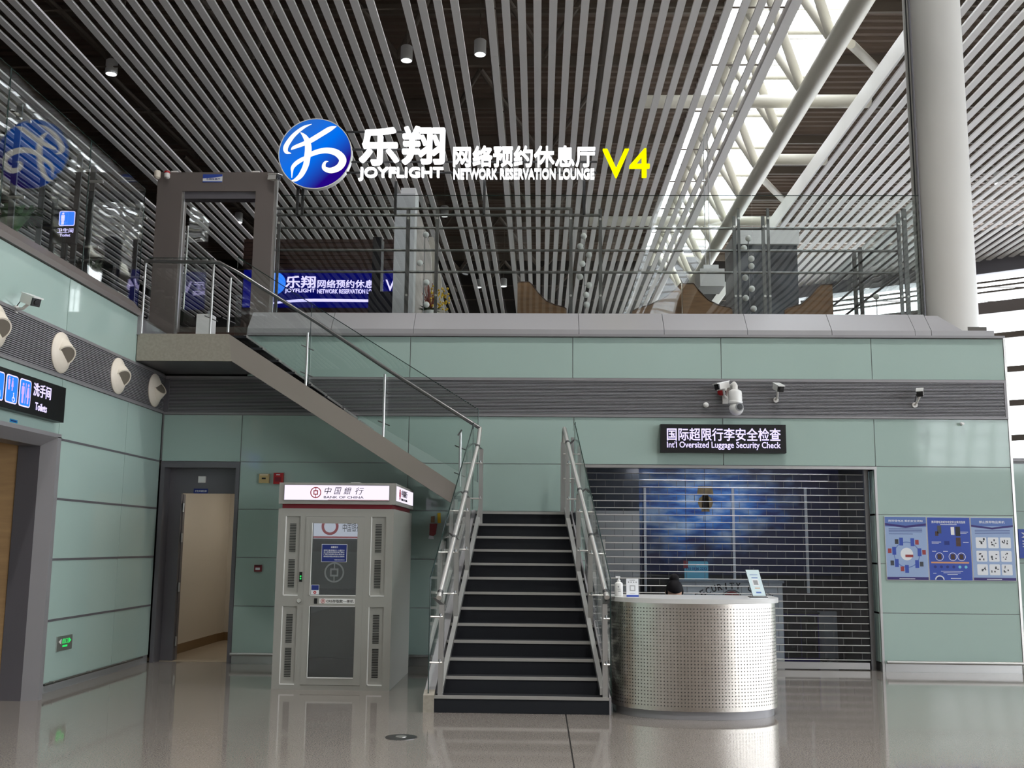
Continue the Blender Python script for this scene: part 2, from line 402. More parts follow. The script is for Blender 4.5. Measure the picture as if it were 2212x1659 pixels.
for x0, x1 in ((D1, SH0), (SH1+.1, 6.12)):
    bx('skirting', 'steel', wb, x0, x1, YW+.01, YW+.03, 0, .105)
    MB().tube((x0, YW-.045, .125), (x1, YW-.045, .125), .021).build('kick_rail', 'steel', wb, True)
    xx = x0+.15
    while xx < x1:
        bx('rail_bracket', 'steel_dark', wb, xx-.012, xx+.012, YW-.045, YW+.01, .116, .134); xx += .9
# ---- left wall
wl = struct('wall_left', 'green glass wall on the left with the toilet doorway', 'wall')
YS = [1.86, 3.64, 5.42, 7.2, 9.0, 10.78, 12.56, YW-.01]
T0, T1, TZ = 8.1, 10.43, 2.50          # toilet opening
core = MB().box(XL-.17, XL-.0125, YK0, YW+.02, 2.62, 4.33).box(XL-.17, XL-.0125, T1+.1, YW, 0, 2.62).box(XL-.17, XL-.0125, YK0, T0, 0, 2.62)
core.build('backing', 'panel_joint', wl)
panels_left(wl, YS, [2.60, 3.235]); panels_left(wl, [1.86, 3.64, 5.42, 7.2, 9.0, 10.78, 12.72], [3.745, 4.33])
panels_left(wl, [10.78, 12.56, YW-.01], ROWS[:5]); panels_left(wl, [1.86, 3.64, 5.42, 7.2, T0], ROWS[:5])
bx('edge_strip', 'panel_glass', wl, XL-.012, XL, T1+.06, 10.774, .106, 2.594)
fins = MB(); zz = 3.27
while zz < 3.71:
    fins.box(XL-.004, XL+.012, 1.86, YW-.02, zz, zz+.011); zz += .0195
fins.build('louvre_fins', 'louvre', wl, kind='stuff')
bx('louvre_backing', 'louvre_back', wl, XL-.03, XL-.012, 1.86, YW-.02, 3.24, 3.745)
for z0, z1 in ((3.235, 3.265), (3.715, 3.748)):
    bx('louvre_rail', 'alu_grey', wl, XL-.012, XL+.02, 1.86, YW-.02, z0, z1)
for z in ROWS[1:5]:
    bx('joint_channel', 'alu_dark', wl, XL-.012, XL+.004, 10.79, YW-.03, z-.012, z+.012)
bx('skirting', 'steel_dark', wl, XL-.05, XL-.03, T1+.1, YW-.01, 0, .1)
MB().tube((XL+.035, 10.80, .098), (XL+.035, YW-.3, .098), .011).build('kick_rail', 'steel_dark', wl, True)
for yy in (11.0, 11.9, 12.9): bx('rail_bracket', 'steel', wl, XL-.04, XL+.045, yy-.012, yy+.012, .096, .114)
# sloping metal coping on the left wall
MB().prism([(XL+.03, YK0, 4.335), (XL+.03, YK0, 4.40), (XL-.08, YK0, 4.53), (XL-.3, YK0, 4.53), (XL-.3, YK0, 4.335)], (0, 12.72-YK0, 0)).build('coping', 'alu_brown', wl)
# ---- toilet doorway (left wall)
d1 = struct('door_1', 'grey metal doorway to the toilets under the pictogram sign', 'doorway', (XL, T1, 0))
MB().prism([(XL+.15, T1+.02, 0), (XL, T1-.03, 0), (XL, T1+.1, 0), (XL+.15, T1+.10, 0)], (0, 0, 2.59)).build('jamb', 'alu_grey', d1)
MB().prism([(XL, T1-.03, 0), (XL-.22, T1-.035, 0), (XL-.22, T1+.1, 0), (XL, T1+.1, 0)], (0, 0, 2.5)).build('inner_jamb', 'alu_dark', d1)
MB().prism([(XL+.15, T0-.1, 2.58), (XL+.15, T0-.1, 2.62), (XL-.03, T0-.1, 2.62), (XL-.03, T0-.1, 2.49), (XL, T0-.1, 2.49)], (0, T1+.1-T0+.1, 0)).build('lintel', 'alu_grey', d1)
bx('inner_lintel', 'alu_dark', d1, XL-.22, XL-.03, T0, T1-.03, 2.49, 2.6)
MB().prism([(XL+.15, T0-.02, 0), (XL, T0+.03, 0), (XL, T0-.1, 0), (XL+.15, T0-.1, 0)], (0, 0, 2.59)).build('jamb', 'alu_grey', d1)
wv = struct('wall_toilet_lobby', 'light wood lobby wall seen through the toilet doorway', 'wall')
bx('wood_panel', 'wood_light', wv, -9, XL-.23, T1-.02, T1+.1, 0, 2.7)
bx('side_panel', 'wood_light', wv, -9.1, -9, T0-2, T1, 0, 2.7); bx('lobby_ceiling', 'white_paint', wv, -9.1, XL-.2, T0-2, T1+.1, 2.62, 2.7)
bx('near_panel', 'wood_light', wv, -9, XL-.18, T0-2.1, T0-2, 0, 2.7)
# ---- staff door recess in the back wall
d2 = struct('door_2', 'dark grey recessed doorway beside the bank booth, leading to a beige corridor', 'doorway', (-4.4, YW, 0))
YD = YW+.22
bx('frame_head', 'alu_dark', d2, D0, D1, YW-.01, YD, 2.52, 2.60)
bx('frame_side', 'alu_dark', d2, D0, D0+.055, YW-.01, YD, 0, 2.52); bx('frame_side', 'alu_dark', d2, D1-.05, D1, YW-.01, YD, 0, 2.52)
bx('lintel_panel', 'alu_dark', d2, D0, D1, YD, YD+.06, 2.19, 2.60)
bx('door_jamb', 'alu_dark', d2, D0, -4.80, YD, YD+.06, 0, 2.19); bx('door_jamb', 'alu_dark', d2, -4.075, D1, YD, YD+.06, 0, 2.19)
bx('open_leaf', 'alu_dark', d2, -4.83, -4.79, YD+.06, YD+.14, .01, 2.18)
for z in (.25, .95, 1.6, 2.0): MB().tube((-4.783, YD+.05, z-.06), (-4.783, YD+.05, z+.06), .014).build('hinge', 'steel', d2, True)
wc = struct('wall_corridor', 'beige corridor walls seen through the recessed doorway', 'wall')
A = P(374, 1415, Z=0); B = P(467, 1387, Z=0)
dv = (B-A).normalized(); A2 = A-dv*.3
def wallseg(p, q, z0, z1, th, name, material, off=0.):
    n = Vector((q.y-p.y, -(q.x-p.x), 0)).normalized()*off
    a_, b_ = p+n, q+n; t_ = Vector((-(q.y-p.y), (q.x-p.x), 0)).normalized()*th
    MB().prism([(a_.x,a_.y,z0), (b_.x,b_.y,z0), (b_.x+t_.x,b_.y+t_.y,z0), (a_.x+t_.x,a_.y+t_.y,z0)], (0,0,z1-z0)).build(name, material, wc)
C_ = Vector((B.x+.9, B.y+.3, 0)); B2 = Vector((B.x+.02, B.y+.3, 0))
wallseg(A2, B, .0, 2.6, .1, 'wall_panel', 'beige_wall'); wallseg(A2, B, 0, .13, .02, 'skirting', 'brown_skirt', .012)
wallseg(B, B2, 0, 2.6, .1, 'wall_panel', 'beige_wall'); wallseg(B, B2, 0, .13, .02, 'skirting', 'brown_skirt', .012)
wallseg(B2, C_+Vector((2,0,0)), 0, 2.6, .1, 'wall_panel', 'beige_wall'); wallseg(B2, C_+Vector((2,0,0)), 0, .13, .02, 'skirting', 'brown_skirt', .012)
bx('wall_panel', 'beige_wall', wc, -3.2, -3.1, YD+.06, 18, 0, 2.6)
bx('corridor_ceiling', 'white_paint', wc, -5.6, -2, YD+.06, 18.2, 2.6, 2.66)
bx('corridor_floor', 'beige_floor', wc, -5.6, -3.1, YD-.02, 18.2, 0, .004)
for yy in (14.7, 16.2):
    lp = thing('corridor_lamp', 'round warm ceiling lamp in the corridor, %s one' % ('nearer' if yy < 15 else 'farther'), 'lamp', (-4.1, yy, 2.59), 'corridor lamps')
    MB().lathe([(.1,0),(.1,-.012),(.085,-.014)], (-4.1, yy, 2.6)).build('ring', 'white_paint', lp, True)
    MB().lathe([(.083,-.012),(.083,-.016)], (-4.1, yy, 2.6)).build('lens', 'warm_lamp', lp, True)
# ---- coping of the back wall (separate sheet metal pieces)
t1 = struct('trim_1', 'sloped grey metal coping along the top of the back wall', 'coping')
cx = [-3.95] + [P(x, 690, Y=YW+.1).x for x in (720, 896, 1250, 1432, 1610, 1790)] + [P(1968, 690, Y=YW+.1).x, 5.18]
cx = sorted(cx)
for i in range(len(cx)-1):
    a_, b_ = cx[i]+.003, cx[i+1]-.003
    MB().prism([(a_,YW-.03,4.335), (a_,YW-.03,4.40), (a_,YW+.2,4.655), (a_,YW+.22,4.675), (a_,YW+.4,4.675), (a_,YW+.4,4.335)], (b_-a_,0,0)).build('coping_piece', 'coping_metal', t1)
a_ = 5.183
MB().add([(a_,YW-.03,4.335),(a_,YW-.03,4.40),(a_,YW+.2,4.655),(a_,YW+.4,4.675),(a_,YW+.4,4.335),
          (5.6,YW-.03,4.335),(5.6,YW-.03,4.40),(5.36,YW+.2,4.655),(5.36,YW+.4,4.675),(5.6,YW+.4,4.335)],
         [[0,1,6,5],[1,2,7,6],[2,3,8,7],[3,4,9,8],[5,6,7,8,9],[4,3,2,1,0],[0,5,9,4]]).build('coping_end', 'coping_metal', t1)
bx('lower_cap', 'coping_metal', t1, 5.6, 6.0, YW-.03, YW+.4, 4.335, 4.405)
bx('drip_edge', 'alu_grey', t1, -3.95, 6.13, YW-.045, YW+.17, 4.303, 4.335)
# ---- upper floor slabs
uf = struct('floor_upper', 'upper lounge floor behind the coping', 'floor')
bx('slab', 'upper_floor', uf, -3.95, 6.1, YW+.42, 46, 4.2, ZU); bx('slab', 'upper_floor', uf, -22.2, -3.95, YW+.62, 46, 4.2, ZU)
bx('slab', 'upper_floor', uf, -22.2, XL-.18, YK0, YW+.62, 4.2, ZU-.1)
for i in range(2): bx('entry_step', 'wood_dark', uf, XL, -3.95, YW+.02+i*.28, YW+.62, 4.2+i*.145 if i else 4.0, 4.26+i*.145)
bx('shop_soffit', 'floor_dark', uf, -5.5, 6.1, 18.2, 18.3, 0, 4.2)
bx('side_wall', 'floor_dark', uf, 6.0, 6.12, YW+.17, 46, 0, 4.3)
# ---- green side wall beyond the right end
wr = struct('wall_right', 'green glass wall set back beyond the right end of the back wall', 'wall')
YR = 15.6
bx('backing', 'panel_joint', wr, 6.3, 14, YR+.02, YR+.15, 0, 2.83)
for xs in ((6.3,7.9),(7.9,9.6),(9.6,11.3),(11.3,13)):
    for z0, z1 in ((.1,.73),(.73,1.352),(1.352,2.1),(2.1,2.8)): bx('glass_panel', 'panel_glass', wr, xs[0]+G, xs[1]-G, YR, YR+.012, z0+G, z1-G)
bx('top_cap', 'alu_grey', wr, 6.3, 14, YR-.02, YR+.17, 2.83, 2.88)
bx('skirting', 'steel', wr, 6.3, 14, YR+.005, YR+.02, 0, .1)
# ---- big column
colm = struct('column', 'tall round white column standing on the right end of the back wall', 'column', (5.73, 14.55, 4.2))
MB().lathe([(.395, 0), (.395, 9.8)], (5.735, 14.55, 4.2), n=48).build('shaft', 'column', colm, True)
MB().poly([(5.32, 14.30, 4.6), (5.32, 14.30, 11.4)], .018, 8).build('service_cable', 'alu_dark', colm, True)
MB().poly([(5.28, 14.32, 4.6), (5.28, 14.32, 11.4)], .01, 8).build('service_cable', 'black', colm, True)
# ---- dark wall on the far left and the far end
wf = struct('wall_far_left', 'dark wall high up on the far left behind the glass screen', 'wall')
bx('wall_face', 'floor_dark', wf, -22.4, -22.2, YK0, 46, 0, 15)
we = struct('wall_end', 'dark end wall of the hall far behind the lounge', 'wall')
bx('wall_face', 'floor_dark', we, -22.4, 9.0, 46, 46.2, 0, 15)
# ---- slanted window wall far right
wn = struct('window_1', 'tall daylight window wall with horizontal bars beyond the column', 'window', (16.1, 36, 0))
Q = Vector((16.1, 36, 0)); dw = Vector((.829, -.559, 0)); nw = Vector((.559, .829, 0))
def wbox(name, material, s0, s1, t0, t1_, z0, z1):
    p = [Q+dw*a_+nw*b_ for a_, b_ in ((s0,t0),(s1,t0),(s1,t1_),(s0,t1_))]
    return MB().prism([(q.x,q.y,z0) for q in p], (0,0,z1-z0)).build(name, material, wn)
zwin = [1.55+(z-1.55)*36/26 for z in (3.694, 4.265, 5.13, 5.979, 6.849)]
S0, S1 = -8.5, 16.6
wbox('sill_wall', 'alu_grey', S0, S1, .0, .4, 0, zwin[0])
for z in zwin[1:]: wbox('bar', 'tube_dark', S0, S1, -.05, .08, z-.1, z+.1)
wbox('transom', 'alu_brown', S0, S1, -.3, .3, 1.55+(7.40-1.55)*36/26, 1.55+(7.70-1.55)*36/26)
for zz in (8.0, 8.13, 8.26): wbox('bar', 'tube_dark', S0, S1, -.03, .05, 1.55+(zz-1.55)*36/26-.03, 1.55+(zz-1.55)*36/26+.03)
wbox('header_beam', 'alu_dark', S0, S1, -.4, .4, 1.55+(8.42-1.55)*36/26, 12.6)
wbox('pane', 'window_glass', S0, S1, .1, .12, zwin[0], 11.0)
s = S0
while s <= S1: wbox('mullion', 'tube_dark', s-.05, s+.05, .02, .2, zwin[0], 11.0); s += 5.7
# ---- glazed wall behind the viewer (gives the light its bays)
wk = struct('window_2', 'glazed entrance wall behind the viewpoint with wide piers', 'window')
bx('sill_wall', 'alu_brown', wk, -22.4, 30, YK0, YK0+.5, 0, 6.2); bx('pier', 'alu_brown', wk, -22.4, 22, YK0, YK0+.5, 6.2, 10.4)
for z in (7.1, 8.0, 8.9, 9.8): bx('bar', 'tube_white', wk, 22, 30, YK0+.1, YK0+.25, z-.05, z+.05)
for i in range(7): MB().tube((22.4+i*1.25, YK0+.2, 6.2), (22.9+i*1.25, YK0+.2, 10.4), .13, 10).build('slanted_post', 'tube_white', wk, True)
bx('pane', 'window_glass', wk, 22, 30, YK0+.3, YK0+.31, 6.2, 10.4); bx('header_wall', 'alu_brown', wk, -22.4, 30, YK0, YK0+.5, 10.4, 14.5)
wx = struct('window_3', 'long side window wall to the right of the viewpoint with tall posts', 'window')
y = YK0+2.
while y < 26: bx('post', 'tube_white', wx, 29.8, 30.2, y-.15, y+.15, 0, 11.4); y += 4
for z in (1.2, 2.6, 4.0, 5.4, 6.8, 8.2, 9.6): bx('bar', 'tube_white', wx, 29.95, 30.1, YK0, 26.5, z-.06, z+.06)
bx('pane', 'window_glass', wx, 30.1, 30.11, YK0, 26.5, 0, 11.0); bx('header_wall', 'alu_dark', wx, 29.8, 30.4, YK0, 26.5, 11.0, 14.5)
# ================================================================== CEILING
ce = struct('ceiling', 'metal roof with long pale slats hung below a dark deck', 'ceiling')
PITCH_S = .297
X0 = P(1048, 0, Z=ZR).x
lefts = [X0+i*PITCH_S for i in range(19)] + [X0+o*PITCH_S for o in (-5.26,-4.26,-3.26,-2.2)] + [X0-(7.49+i)*PITCH_S for i in range(20)] + [X0-(29.06+i)*PITCH_S for i in range(5)] + [X0-(36.1+i)*PITCH_S for i in range(14)] + [X0-(51.5+i)*PITCH_S for i in range(14)]
YJ = [YK0+.6, -12, -2, 9.5, P(1400, 120, Z=ZR).y, 30.5, P(1100, 612, Z=ZR).y, 45.5]
def slat(x, ys, wd=.15):
    m_ = MB()
    for i in range(len(ys)-1): m_.box(x, x+wd, ys[i]+.004, ys[i+1]-.004, ZR, ZR+.045)
    m_.build('slat', 'slat', ce)
for x in lefts: slat(x, YJ)
bx('edge_slat', 'slat', ce, X0+19*PITCH_S, X0+19*PITCH_S+.2, YK0+.6, 45.5, ZR-.02, ZR+.18)
XF = P(1967, 100, Z=ZR).x
bx('fascia', 'white_paint', ce, XF-.05, XF, YK0+.6, 45, ZR, ZR+.46)
x = XF+.12
while x < 27:
    ye = min(45.5, 36-(x-16.1)*.559/.829-.6)
    slat(x, [YK0+.6, -12, -2, 9.5, P(2190, 75, Z=ZR).y, ye], .15); x += PITCH_S
# carriers above the slats
for i, y in enumerate([-15+2.4*k for k in range(25)]):
    MB().tube((-22, y, ZR+.15), (X0+19.5*PITCH_S, y, ZR+.15), .018, 6).build('carrier_bar', 'tube_dark', ce)
    MB().tube((XF, y, ZR+.15), (27, y, ZR+.15), .018, 6).build('carrier_bar', 'tube_dark', ce)
# corrugated deck, with the skylight strip left open
ZD = 14.3
XS0, XS1 = P(1580, 0, Z=ZD).x, P(1850, 0, Z=ZD).x
def deck(x0, x1):
    m_ = MB(); n = 0; y = YK0; vv = []; 
    while y < 46.2:
        for dy, z in ((0,ZD),(.12,ZD),(.17,ZD-.07),(.29,ZD-.07)): vv.append((y+dy, z))
        y += .34
    m_.v = [(x0,a_,b_) for a_, b_ in vv]+[(x1,a_,b_) for a_, b_ in vv]; k = len(vv)
    m_.f = [[i, i+1, i+1+k, i+k] for i in range(k-1)]
    m_.build('roof_deck', 'deck', ce)
    bx('roof_skin', 'deck', ce, x0, x1, YK0, 46.2, ZD+.02, ZD+.1)
deck(-22.4, XS0); deck(XS1, 30.4)
for x0 in (XS0-.15, XS1): bx('skylight_kerb', 'white_paint', ce, x0, x0+.15, YK0, 46, ZD-.25, ZD+.5)
bx('skylight_pane', 'window_glass', ce, XS0, XS1, YK0, 46, ZD+.3, ZD+.31)
y = YK0+1
while y < 46: bx('skylight_bar', 'white_paint', ce, XS0, XS1, y-.03, y+.03, ZD+.22, ZD+.3); y += 1.5
# purlins, pipes and braces under the deck
for k in range(12):
    y = 15+k*2.7
    bx('purlin', 'tube_dark', ce, -22.2, XS0-.2, y-.05, y+.05, ZD-.35, ZD-.1)
    bx('purlin', 'tube_dark', ce, XS1+.2, 30, y-.05, y+.05, ZD-.35, ZD-.1)
for k in range(5):
    y = 19.5+k*6.2
    for x0, x1 in ((-11.5,-8.2),(-8.2,-4.9),(-4.9,-1.6),(-1.6,1.7)):
        MB().tube((x0, y, ZD-.5), ((x0+x1)/2, y+2.6, ZR+.9), .07, 8).build('brace', 'tube_dark', ce, True)
        MB().tube((x1, y, ZD-.5), ((x0+x1)/2, y+2.6, ZR+.9), .07, 8).build('brace', 'tube_dark', ce, True)
for x0 in (-8.6, -1.05, 1.4): MB().tube((x0, -5, ZR+.8), (x0, 45, ZR+.8), .11, 10).build('service_pipe', 'tube_dark', ce, True)
# ---- skylight truss
tr = struct('trim_2', 'cream tubular steel truss running below the skylight', 'roof truss', (5.9, 20, ZR))
XC = P(1862, 0, Z=11.75).x
MB().tube((XC, YK0+1, 11.75), (XC, 45, 11.75), .22, 20).build('lower_chord', 'tube_white', tr, True)
XU0, XU1 = XS0+.35, XS1-.1
for xu in (XU0, XU1): MB().tube((xu, YK0+1, 13.9), (xu, 45, 13.9), .13, 14).build('upper_chord', 'tube_white', tr, True)
ny = [P(px, py, Z=11.75).y for px, py in ((1799,97),(1733,207),(1676,300),(1628,371),(1590,435))]
step = (ny[-1]-ny[0])/4; print('truss step', ny, step)
y = ny[0]-14*step
while y < 43:
    for dy in (-.5, .12):
        MB().tube((XC-.05, y, 11.85), (XU0, y+dy*step-.2, 13.85), .105, 12).build('diagonal', 'tube_white', tr, True)
        MB().tube((XC+.05, y, 11.85), (XU1, y+dy*step+.4, 13.85), .085, 12).build('diagonal', 'tube_white', tr, True)
    MB().tube((XU0, y+.45*step, 13.9), (XU1, y+.45*step, 13.9), .08, 10).build('cross_tube', 'tube_white', tr, True)
    y += step
for py_, xx0, xx1 in ((219, X0+12*PITCH_S, XF), (478, X0+9*PITCH_S, XF), (345, XC, XF)):
    yy = P(1700, py_, Z=12.3).y
    MB().tube((xx0, yy, 12.3), (xx1+.6, yy, 12.3), .16, 14).build('cross_tube', 'tube_white', tr, True)
for pa, pb in (((1838,95),(1895,150)),((1645,385),(1690,430))):
    a_, b_ = P(*pa, Z=12.0), P(*pb, Z=12.8)
    MB().tube(a_, b_, .1, 10).build('brace', 'tube_white', tr, True)
# ================================================================== STAIRCASE
RH, TR, Y1 = .149, .218, 10.05
def sy(k): return Y1+(k-1)*TR
def fxl(y): return -.97+(y-10.05)*.0171/TR*1.0
def fxr(y): return .655-(y-10.05)*.0236/TR
YL = sy(13); ZL = 13*RH
mat('glass_edge', (22,44,40), .2)
def taper(mb, yz, xa, xb):
    """profile in Y-Z between side lines xa(y) and xb(y)"""
    n = len(yz)
    mb.add([(xa(y),y,z) for y, z in yz]+[(xb(y),y,z) for y, z in yz],
           [list(range(n-1,-1,-1)), list(range(n,2*n))]+[[i, (i+1) % n, (i+1) % n+n, i+n] for i in range(n)])
    return mb
def pane(pts, ext, par, edges, name='glass_pane', material='glass_clear'):
    o = MB().prism(pts, ext).build(name, material, par)
    e = MB(); k = len(pts); h = Vector(ext)/2
    for i in edges: e.tube(Vector(pts[i])+h, Vector(pts[(i+1) % k])+h, .005, 6)
    if edges: e.build('pane_edge', 'glass_edge', o)
    return o
st = thing('staircase', 'black carpeted staircase with pale nosings turning left up to the lounge', 'staircase', (-.15, 11.4, 0))
for k in range(1, 13):
    o = taper(MB(), [(sy(k), (k-1)*RH if k > 1 else .0), (sy(k)+.30 if k < 12 else sy(k)+.22, (k-1)*RH), (sy(k)+.30 if k < 12 else sy(k)+.22, k*RH), (sy(k), k*RH)], fxl, fxr).build('step', 'carpet', st)
    taper(MB(), [(sy(k)-.014, k*RH-.021), (sy(k)+.035, k*RH-.021), (sy(k)+.035, k*RH+.005), (sy(k)-.014, k*RH+.005)], fxl, fxr).build('nosing', 'nosing', o)
ld = bx('landing', 'carpet', st, -1.02, .44, YL, YW-.05, ZL-RH, ZL)
bx('nosing', 'nosing', ld, -.80, .40, YL-.014, YL+.035, ZL-.024, ZL+.005)
bx('landing_soffit', 'alu_grey', st, -1.06, .47, YL+.02, YW-.05, ZL-.30, ZL-RH)
for s_, fx in ((-1, fxl), (1, fxr)):
    a_ = (lambda y, fx=fx, s_=s_: fx(y)+s_*.002); b_ = (lambda y, fx=fx, s_=s_: fx(y)+(s_*.1 if s_ < 0 else .02))
    taper(MB(), [(10.045,0),(10.045,.152),(YL,ZL+.02),(YL,ZL-.30),(10.5,0)], a_ if s_ > 0 else b_, b_ if s_ > 0 else a_).build('side_stringer', 'alu_grey', st)
    if s_ < 0: taper(MB(), [(10.04,0),(10.04,.156),(10.10,.2),(10.10,0)], (lambda y, f_=a_: f_(y)-.001) if s_ > 0 else (lambda y, f_=b_: f_(y)-.002), (lambda y, f_=b_: f_(y)+.002) if s_ > 0 else (lambda y, f_=a_: f_(y)+.001)).build('end_block', 'stone_block', st)
# upper flight
NR = 15; UR = (4.107-ZL)/NR; UT = 2.93/14
for j in range(NR-1):
    x1 = -.95-j*UT
    zt_ = 2.13+j*(4.10-2.13)/(NR-2)
    o = bx('step', 'carpet', st, x1-UT, x1, YL+.06, YW-.06, zt_-.03, zt_)
    bx('nosing', 'nosing', o, x1-.035, x1+.008, YL+.062, YW-.062, zt_-.024, zt_+.004)
    if j < 9: bx('riser', 'carpet', o, x1-UT-.012, x1-UT, YL+.06, YW-.06, zt_-.03, zt_+.06)
prof = [(-3.88,4.11),(-1.0,2.25),(-1.055,2.04),(-1.02,1.66),(-1.06,1.66),(-3.82,3.765)]
MB().prism([(x,YL+.03,z) for x, z in ((-3.885,4.115),(-1.0,2.25),(-1.06,2.035),(-3.83,3.77))], (0,.03,0)).build('stringer', 'stringer_paint', st)
MB().prism([(x,YL+.06,z) for x, z in ((-1.06,2.03),(-3.83,3.765),(-3.83,3.80),(-1.06,2.065))], (0,YW-.05-YL-.06,0)).build('soffit', 'alu_dark', st)
MB().prism([(XL+.01,YL+.03,3.77),(-3.83,YL+.03,3.77),(-3.885,YL+.03,4.115),(XL+.01,YL+.03,4.115)], (0,.03,0)).build('upper_landing_face', 'stone_block', st)
bx('upper_landing', 'carpet', st, XL+.01, -3.86, YL+.06, YW+.01, 3.80, 4.11); bx('upper_landing_soffit', 'alu_dark', st, XL+.01, -3.83, YL+.06, YW-.02, 3.77, 3.80)
MB().prism([(XL-.02,YL+.02,4.10),(XL-.02,YL+.02,4.36),(XL-.02,YW-.2,4.13),(XL-.02,YW-.2,4.1)], (.06,0,0)).build('landing_curb', 'alu_grey', st)

# ---- railings of the lower flight
def lower_rail(label, s_, posts, hr, fx, glass):
    t = thing('stair_railing', label, 'railing', (hr[0][0], 10.1, 0))
    for k, xi in posts:
        y = sy(k)+.06; f = (y-hr[0][1])/(hr[1][1]-hr[0][1]); zt = hr[0][2]+(hr[1][2]-hr[0][2])*max(f,0)
        z0 = min(k,13)*RH
        o = bx('post', 'steel', t, xi-.024, xi+.024, y-.03, y+.03, z0, zt-.10)
        xo = xi+s_*.135
        MB().prism([(xi-.024,y-.012,zt-.10),(xi+.024,y-.012,zt-.10),(xi+s_*.085+.012,y-.012,zt-.03),(xi+s_*.085-.012,y-.012,zt-.03)], (0,.024,0)).build('post_cap', 'steel_dark', o)
        if k > 1:
            bx('outer_post', 'steel', t, xo-.02, xo+.02, y-.03, y+.03, z0-RH, zt-.12)
        for dz in (.30, .72):
            b_ = MB().tube((xi-s_*.012, y-.035, z0+dz), (xo+s_*.02 if k > 1 else glass[0], y-.035, z0+dz), .009, 8).build('clamp', 'steel_bright', t, True)
            MB().tube((xi+s_*.01, y-.035, z0+dz), (xi+s_*.01, y-.035, z0+dz+.03), .01, 8).build('bolt', 'steel_dark', b_, True)
    MB().poly(hr, .026, 14).build('handrail', 'steel_bright', t, True)
    for f in (.02, .33, .62, .97):
        p, q = Vector(hr[0]), Vector(hr[1]); d = (q-p)
        MB().tube(p+d*f, p+d*(f+.012), .029, 14).build('sleeve', 'steel_dark', t, True)
    ga, gb = (lambda y: glass[0]+(y-10.05)/(12.56-10.05)*(glass[1]-glass[0])), None
    o = taper(MB(), [(10.06,.17),(10.06,1.24),(12.56,3.0),(12.56,1.96)], lambda y: ga(y)-.005, lambda y: ga(y)+.005).build('glass_pane', 'glass', t)
    e = MB(); pp = [(ga(y),y,z) for y, z in ((10.06,.17),(10.06,1.24),(12.56,3.0),(12.56,1.96))]
    for i in range(3): e.tube(pp[i], pp[i+1], .006, 6)
    e.build('pane_edge', 'glass_edge', o)
    c0 = lambda y: fx(y)-s_*.03; c1 = lambda y: fx(y)-s_*.075
    taper(MB(), [(10.10,.17),(YL,ZL+.0),(YL,ZL+.06),(10.10,.23)], c1 if s_ > 0 else c0, c0 if s_ > 0 else c1).build('glass_channel', 'steel', t)
    return t
posts_l = [(1,-.919),(5,-.856),(8,-.79),(12,-.70)]; posts_r = [(1,.623),(5,.529),(8,.431),(12,.335)]
hl = [(-.945,10.06,1.045),(-.735,12.45,2.735),(-.73,12.68,2.95)]
rl = lower_rail('brushed steel handrail and glass on the left side of the lower stairs', -1, posts_l, hl, fxl, (-1.03,-.80))
rr = lower_rail('brushed steel handrail and glass on the right side of the lower stairs', 1, posts_r, [(.642,10.06,1.065),(.325,12.45,2.79),(.30,12.68,2.95),(.295,12.74,2.93),(.295,12.8,2.80)], fxr, (.675,.424))
for yy in (12.83, 13.45): bx('post', 'steel', rr, .27, .315, yy-.03, yy+.03, ZL, 2.86)
bx('outer_post', 'steel', rr, .385, .42, 12.80, 12.86, ZL-.1, 2.86)
for yy in (12.79,13.41):
    for z in (2.35,2.65): MB().tube((.29,yy,z),(.43,yy,z),.009,8).build('clamp','steel_bright',rr,True)
pane([(.43,12.75,ZL),(.43,12.75,3.04),(.43,13.7,3.04),(.43,13.7,ZL)], (.01,0,0), rr, [0,1])
# ---- railing of the upper flight and upper landing
ur = thing('stair_railing', 'slim steel handrail with glass panes up the slanted upper flight and landing', 'railing', (-3, YL, 2))
YH = YL+.02
MB().poly([(-.73,YL,2.95),(-1.869,YH,3.664),(-2.753,YH,4.245),(-3.80,YH,4.90),(-4.05,YH,5.03),(-5.0,YH,5.045)], .024, 12).build('handrail', 'steel_dark', ur, True)
for xx, z0, z1 in ((-5.0,4.12,5.03),(-4.13,4.12,5.02),(-3.905,4.14,4.84),(-2.90,3.47,4.14),(-1.92,2.84,3.62),(-.97,2.24,2.90)):
    o = MB().tube((xx,YH+.04,z0),(xx,YH+.04,z1),.016,10).build('post', 'steel', ur, True)
    for f in (.22,.72):
        zc = z0+(z1-z0)*f
        c_ = MB().tube((xx-.06,YH-.02,zc+.02),(xx+.06,YH+.13,zc-.02),.007,8).build('clamp', 'steel_dark', ur, True)
def up_z(x): return 2.25+(-1.0-x)/2.88*1.86
gt = lambda x: P(668,653,Y=YH+.12).z+(x-P(668,653,Y=YH+.12).x)/(P(1030,882,Y=YH+.12).x-P(668,653,Y=YH+.12).x)*(P(1030,882,Y=YH+.12).z-P(668,653,Y=YH+.12).z)
for xa, xb, ed in ((-.76,-2.875,[0,1]),(-2.885,-3.85,[0,1])):
    pane([(xa,YH+.12,up_z(xa)+.02 if xa < -1 else 2.3),(xa,YH+.12,gt(xa)),(xb,YH+.12,gt(xb)),(xb,YH+.12,up_z(xb)+.02)], (0,.01,0), ur, ed, material='glass')
pane([(-4.16,YH+.12,4.16),(-4.16,YH+.12,5.12),(-5.0,YH+.12,5.12),(-5.0,YH+.12,4.16)], (0,.01,0), ur, [0,1])
MB().poly([(-.95,YH,2.93),(-1.0,YH,2.86)], .01).build('stay', 'steel_dark', ur, True)
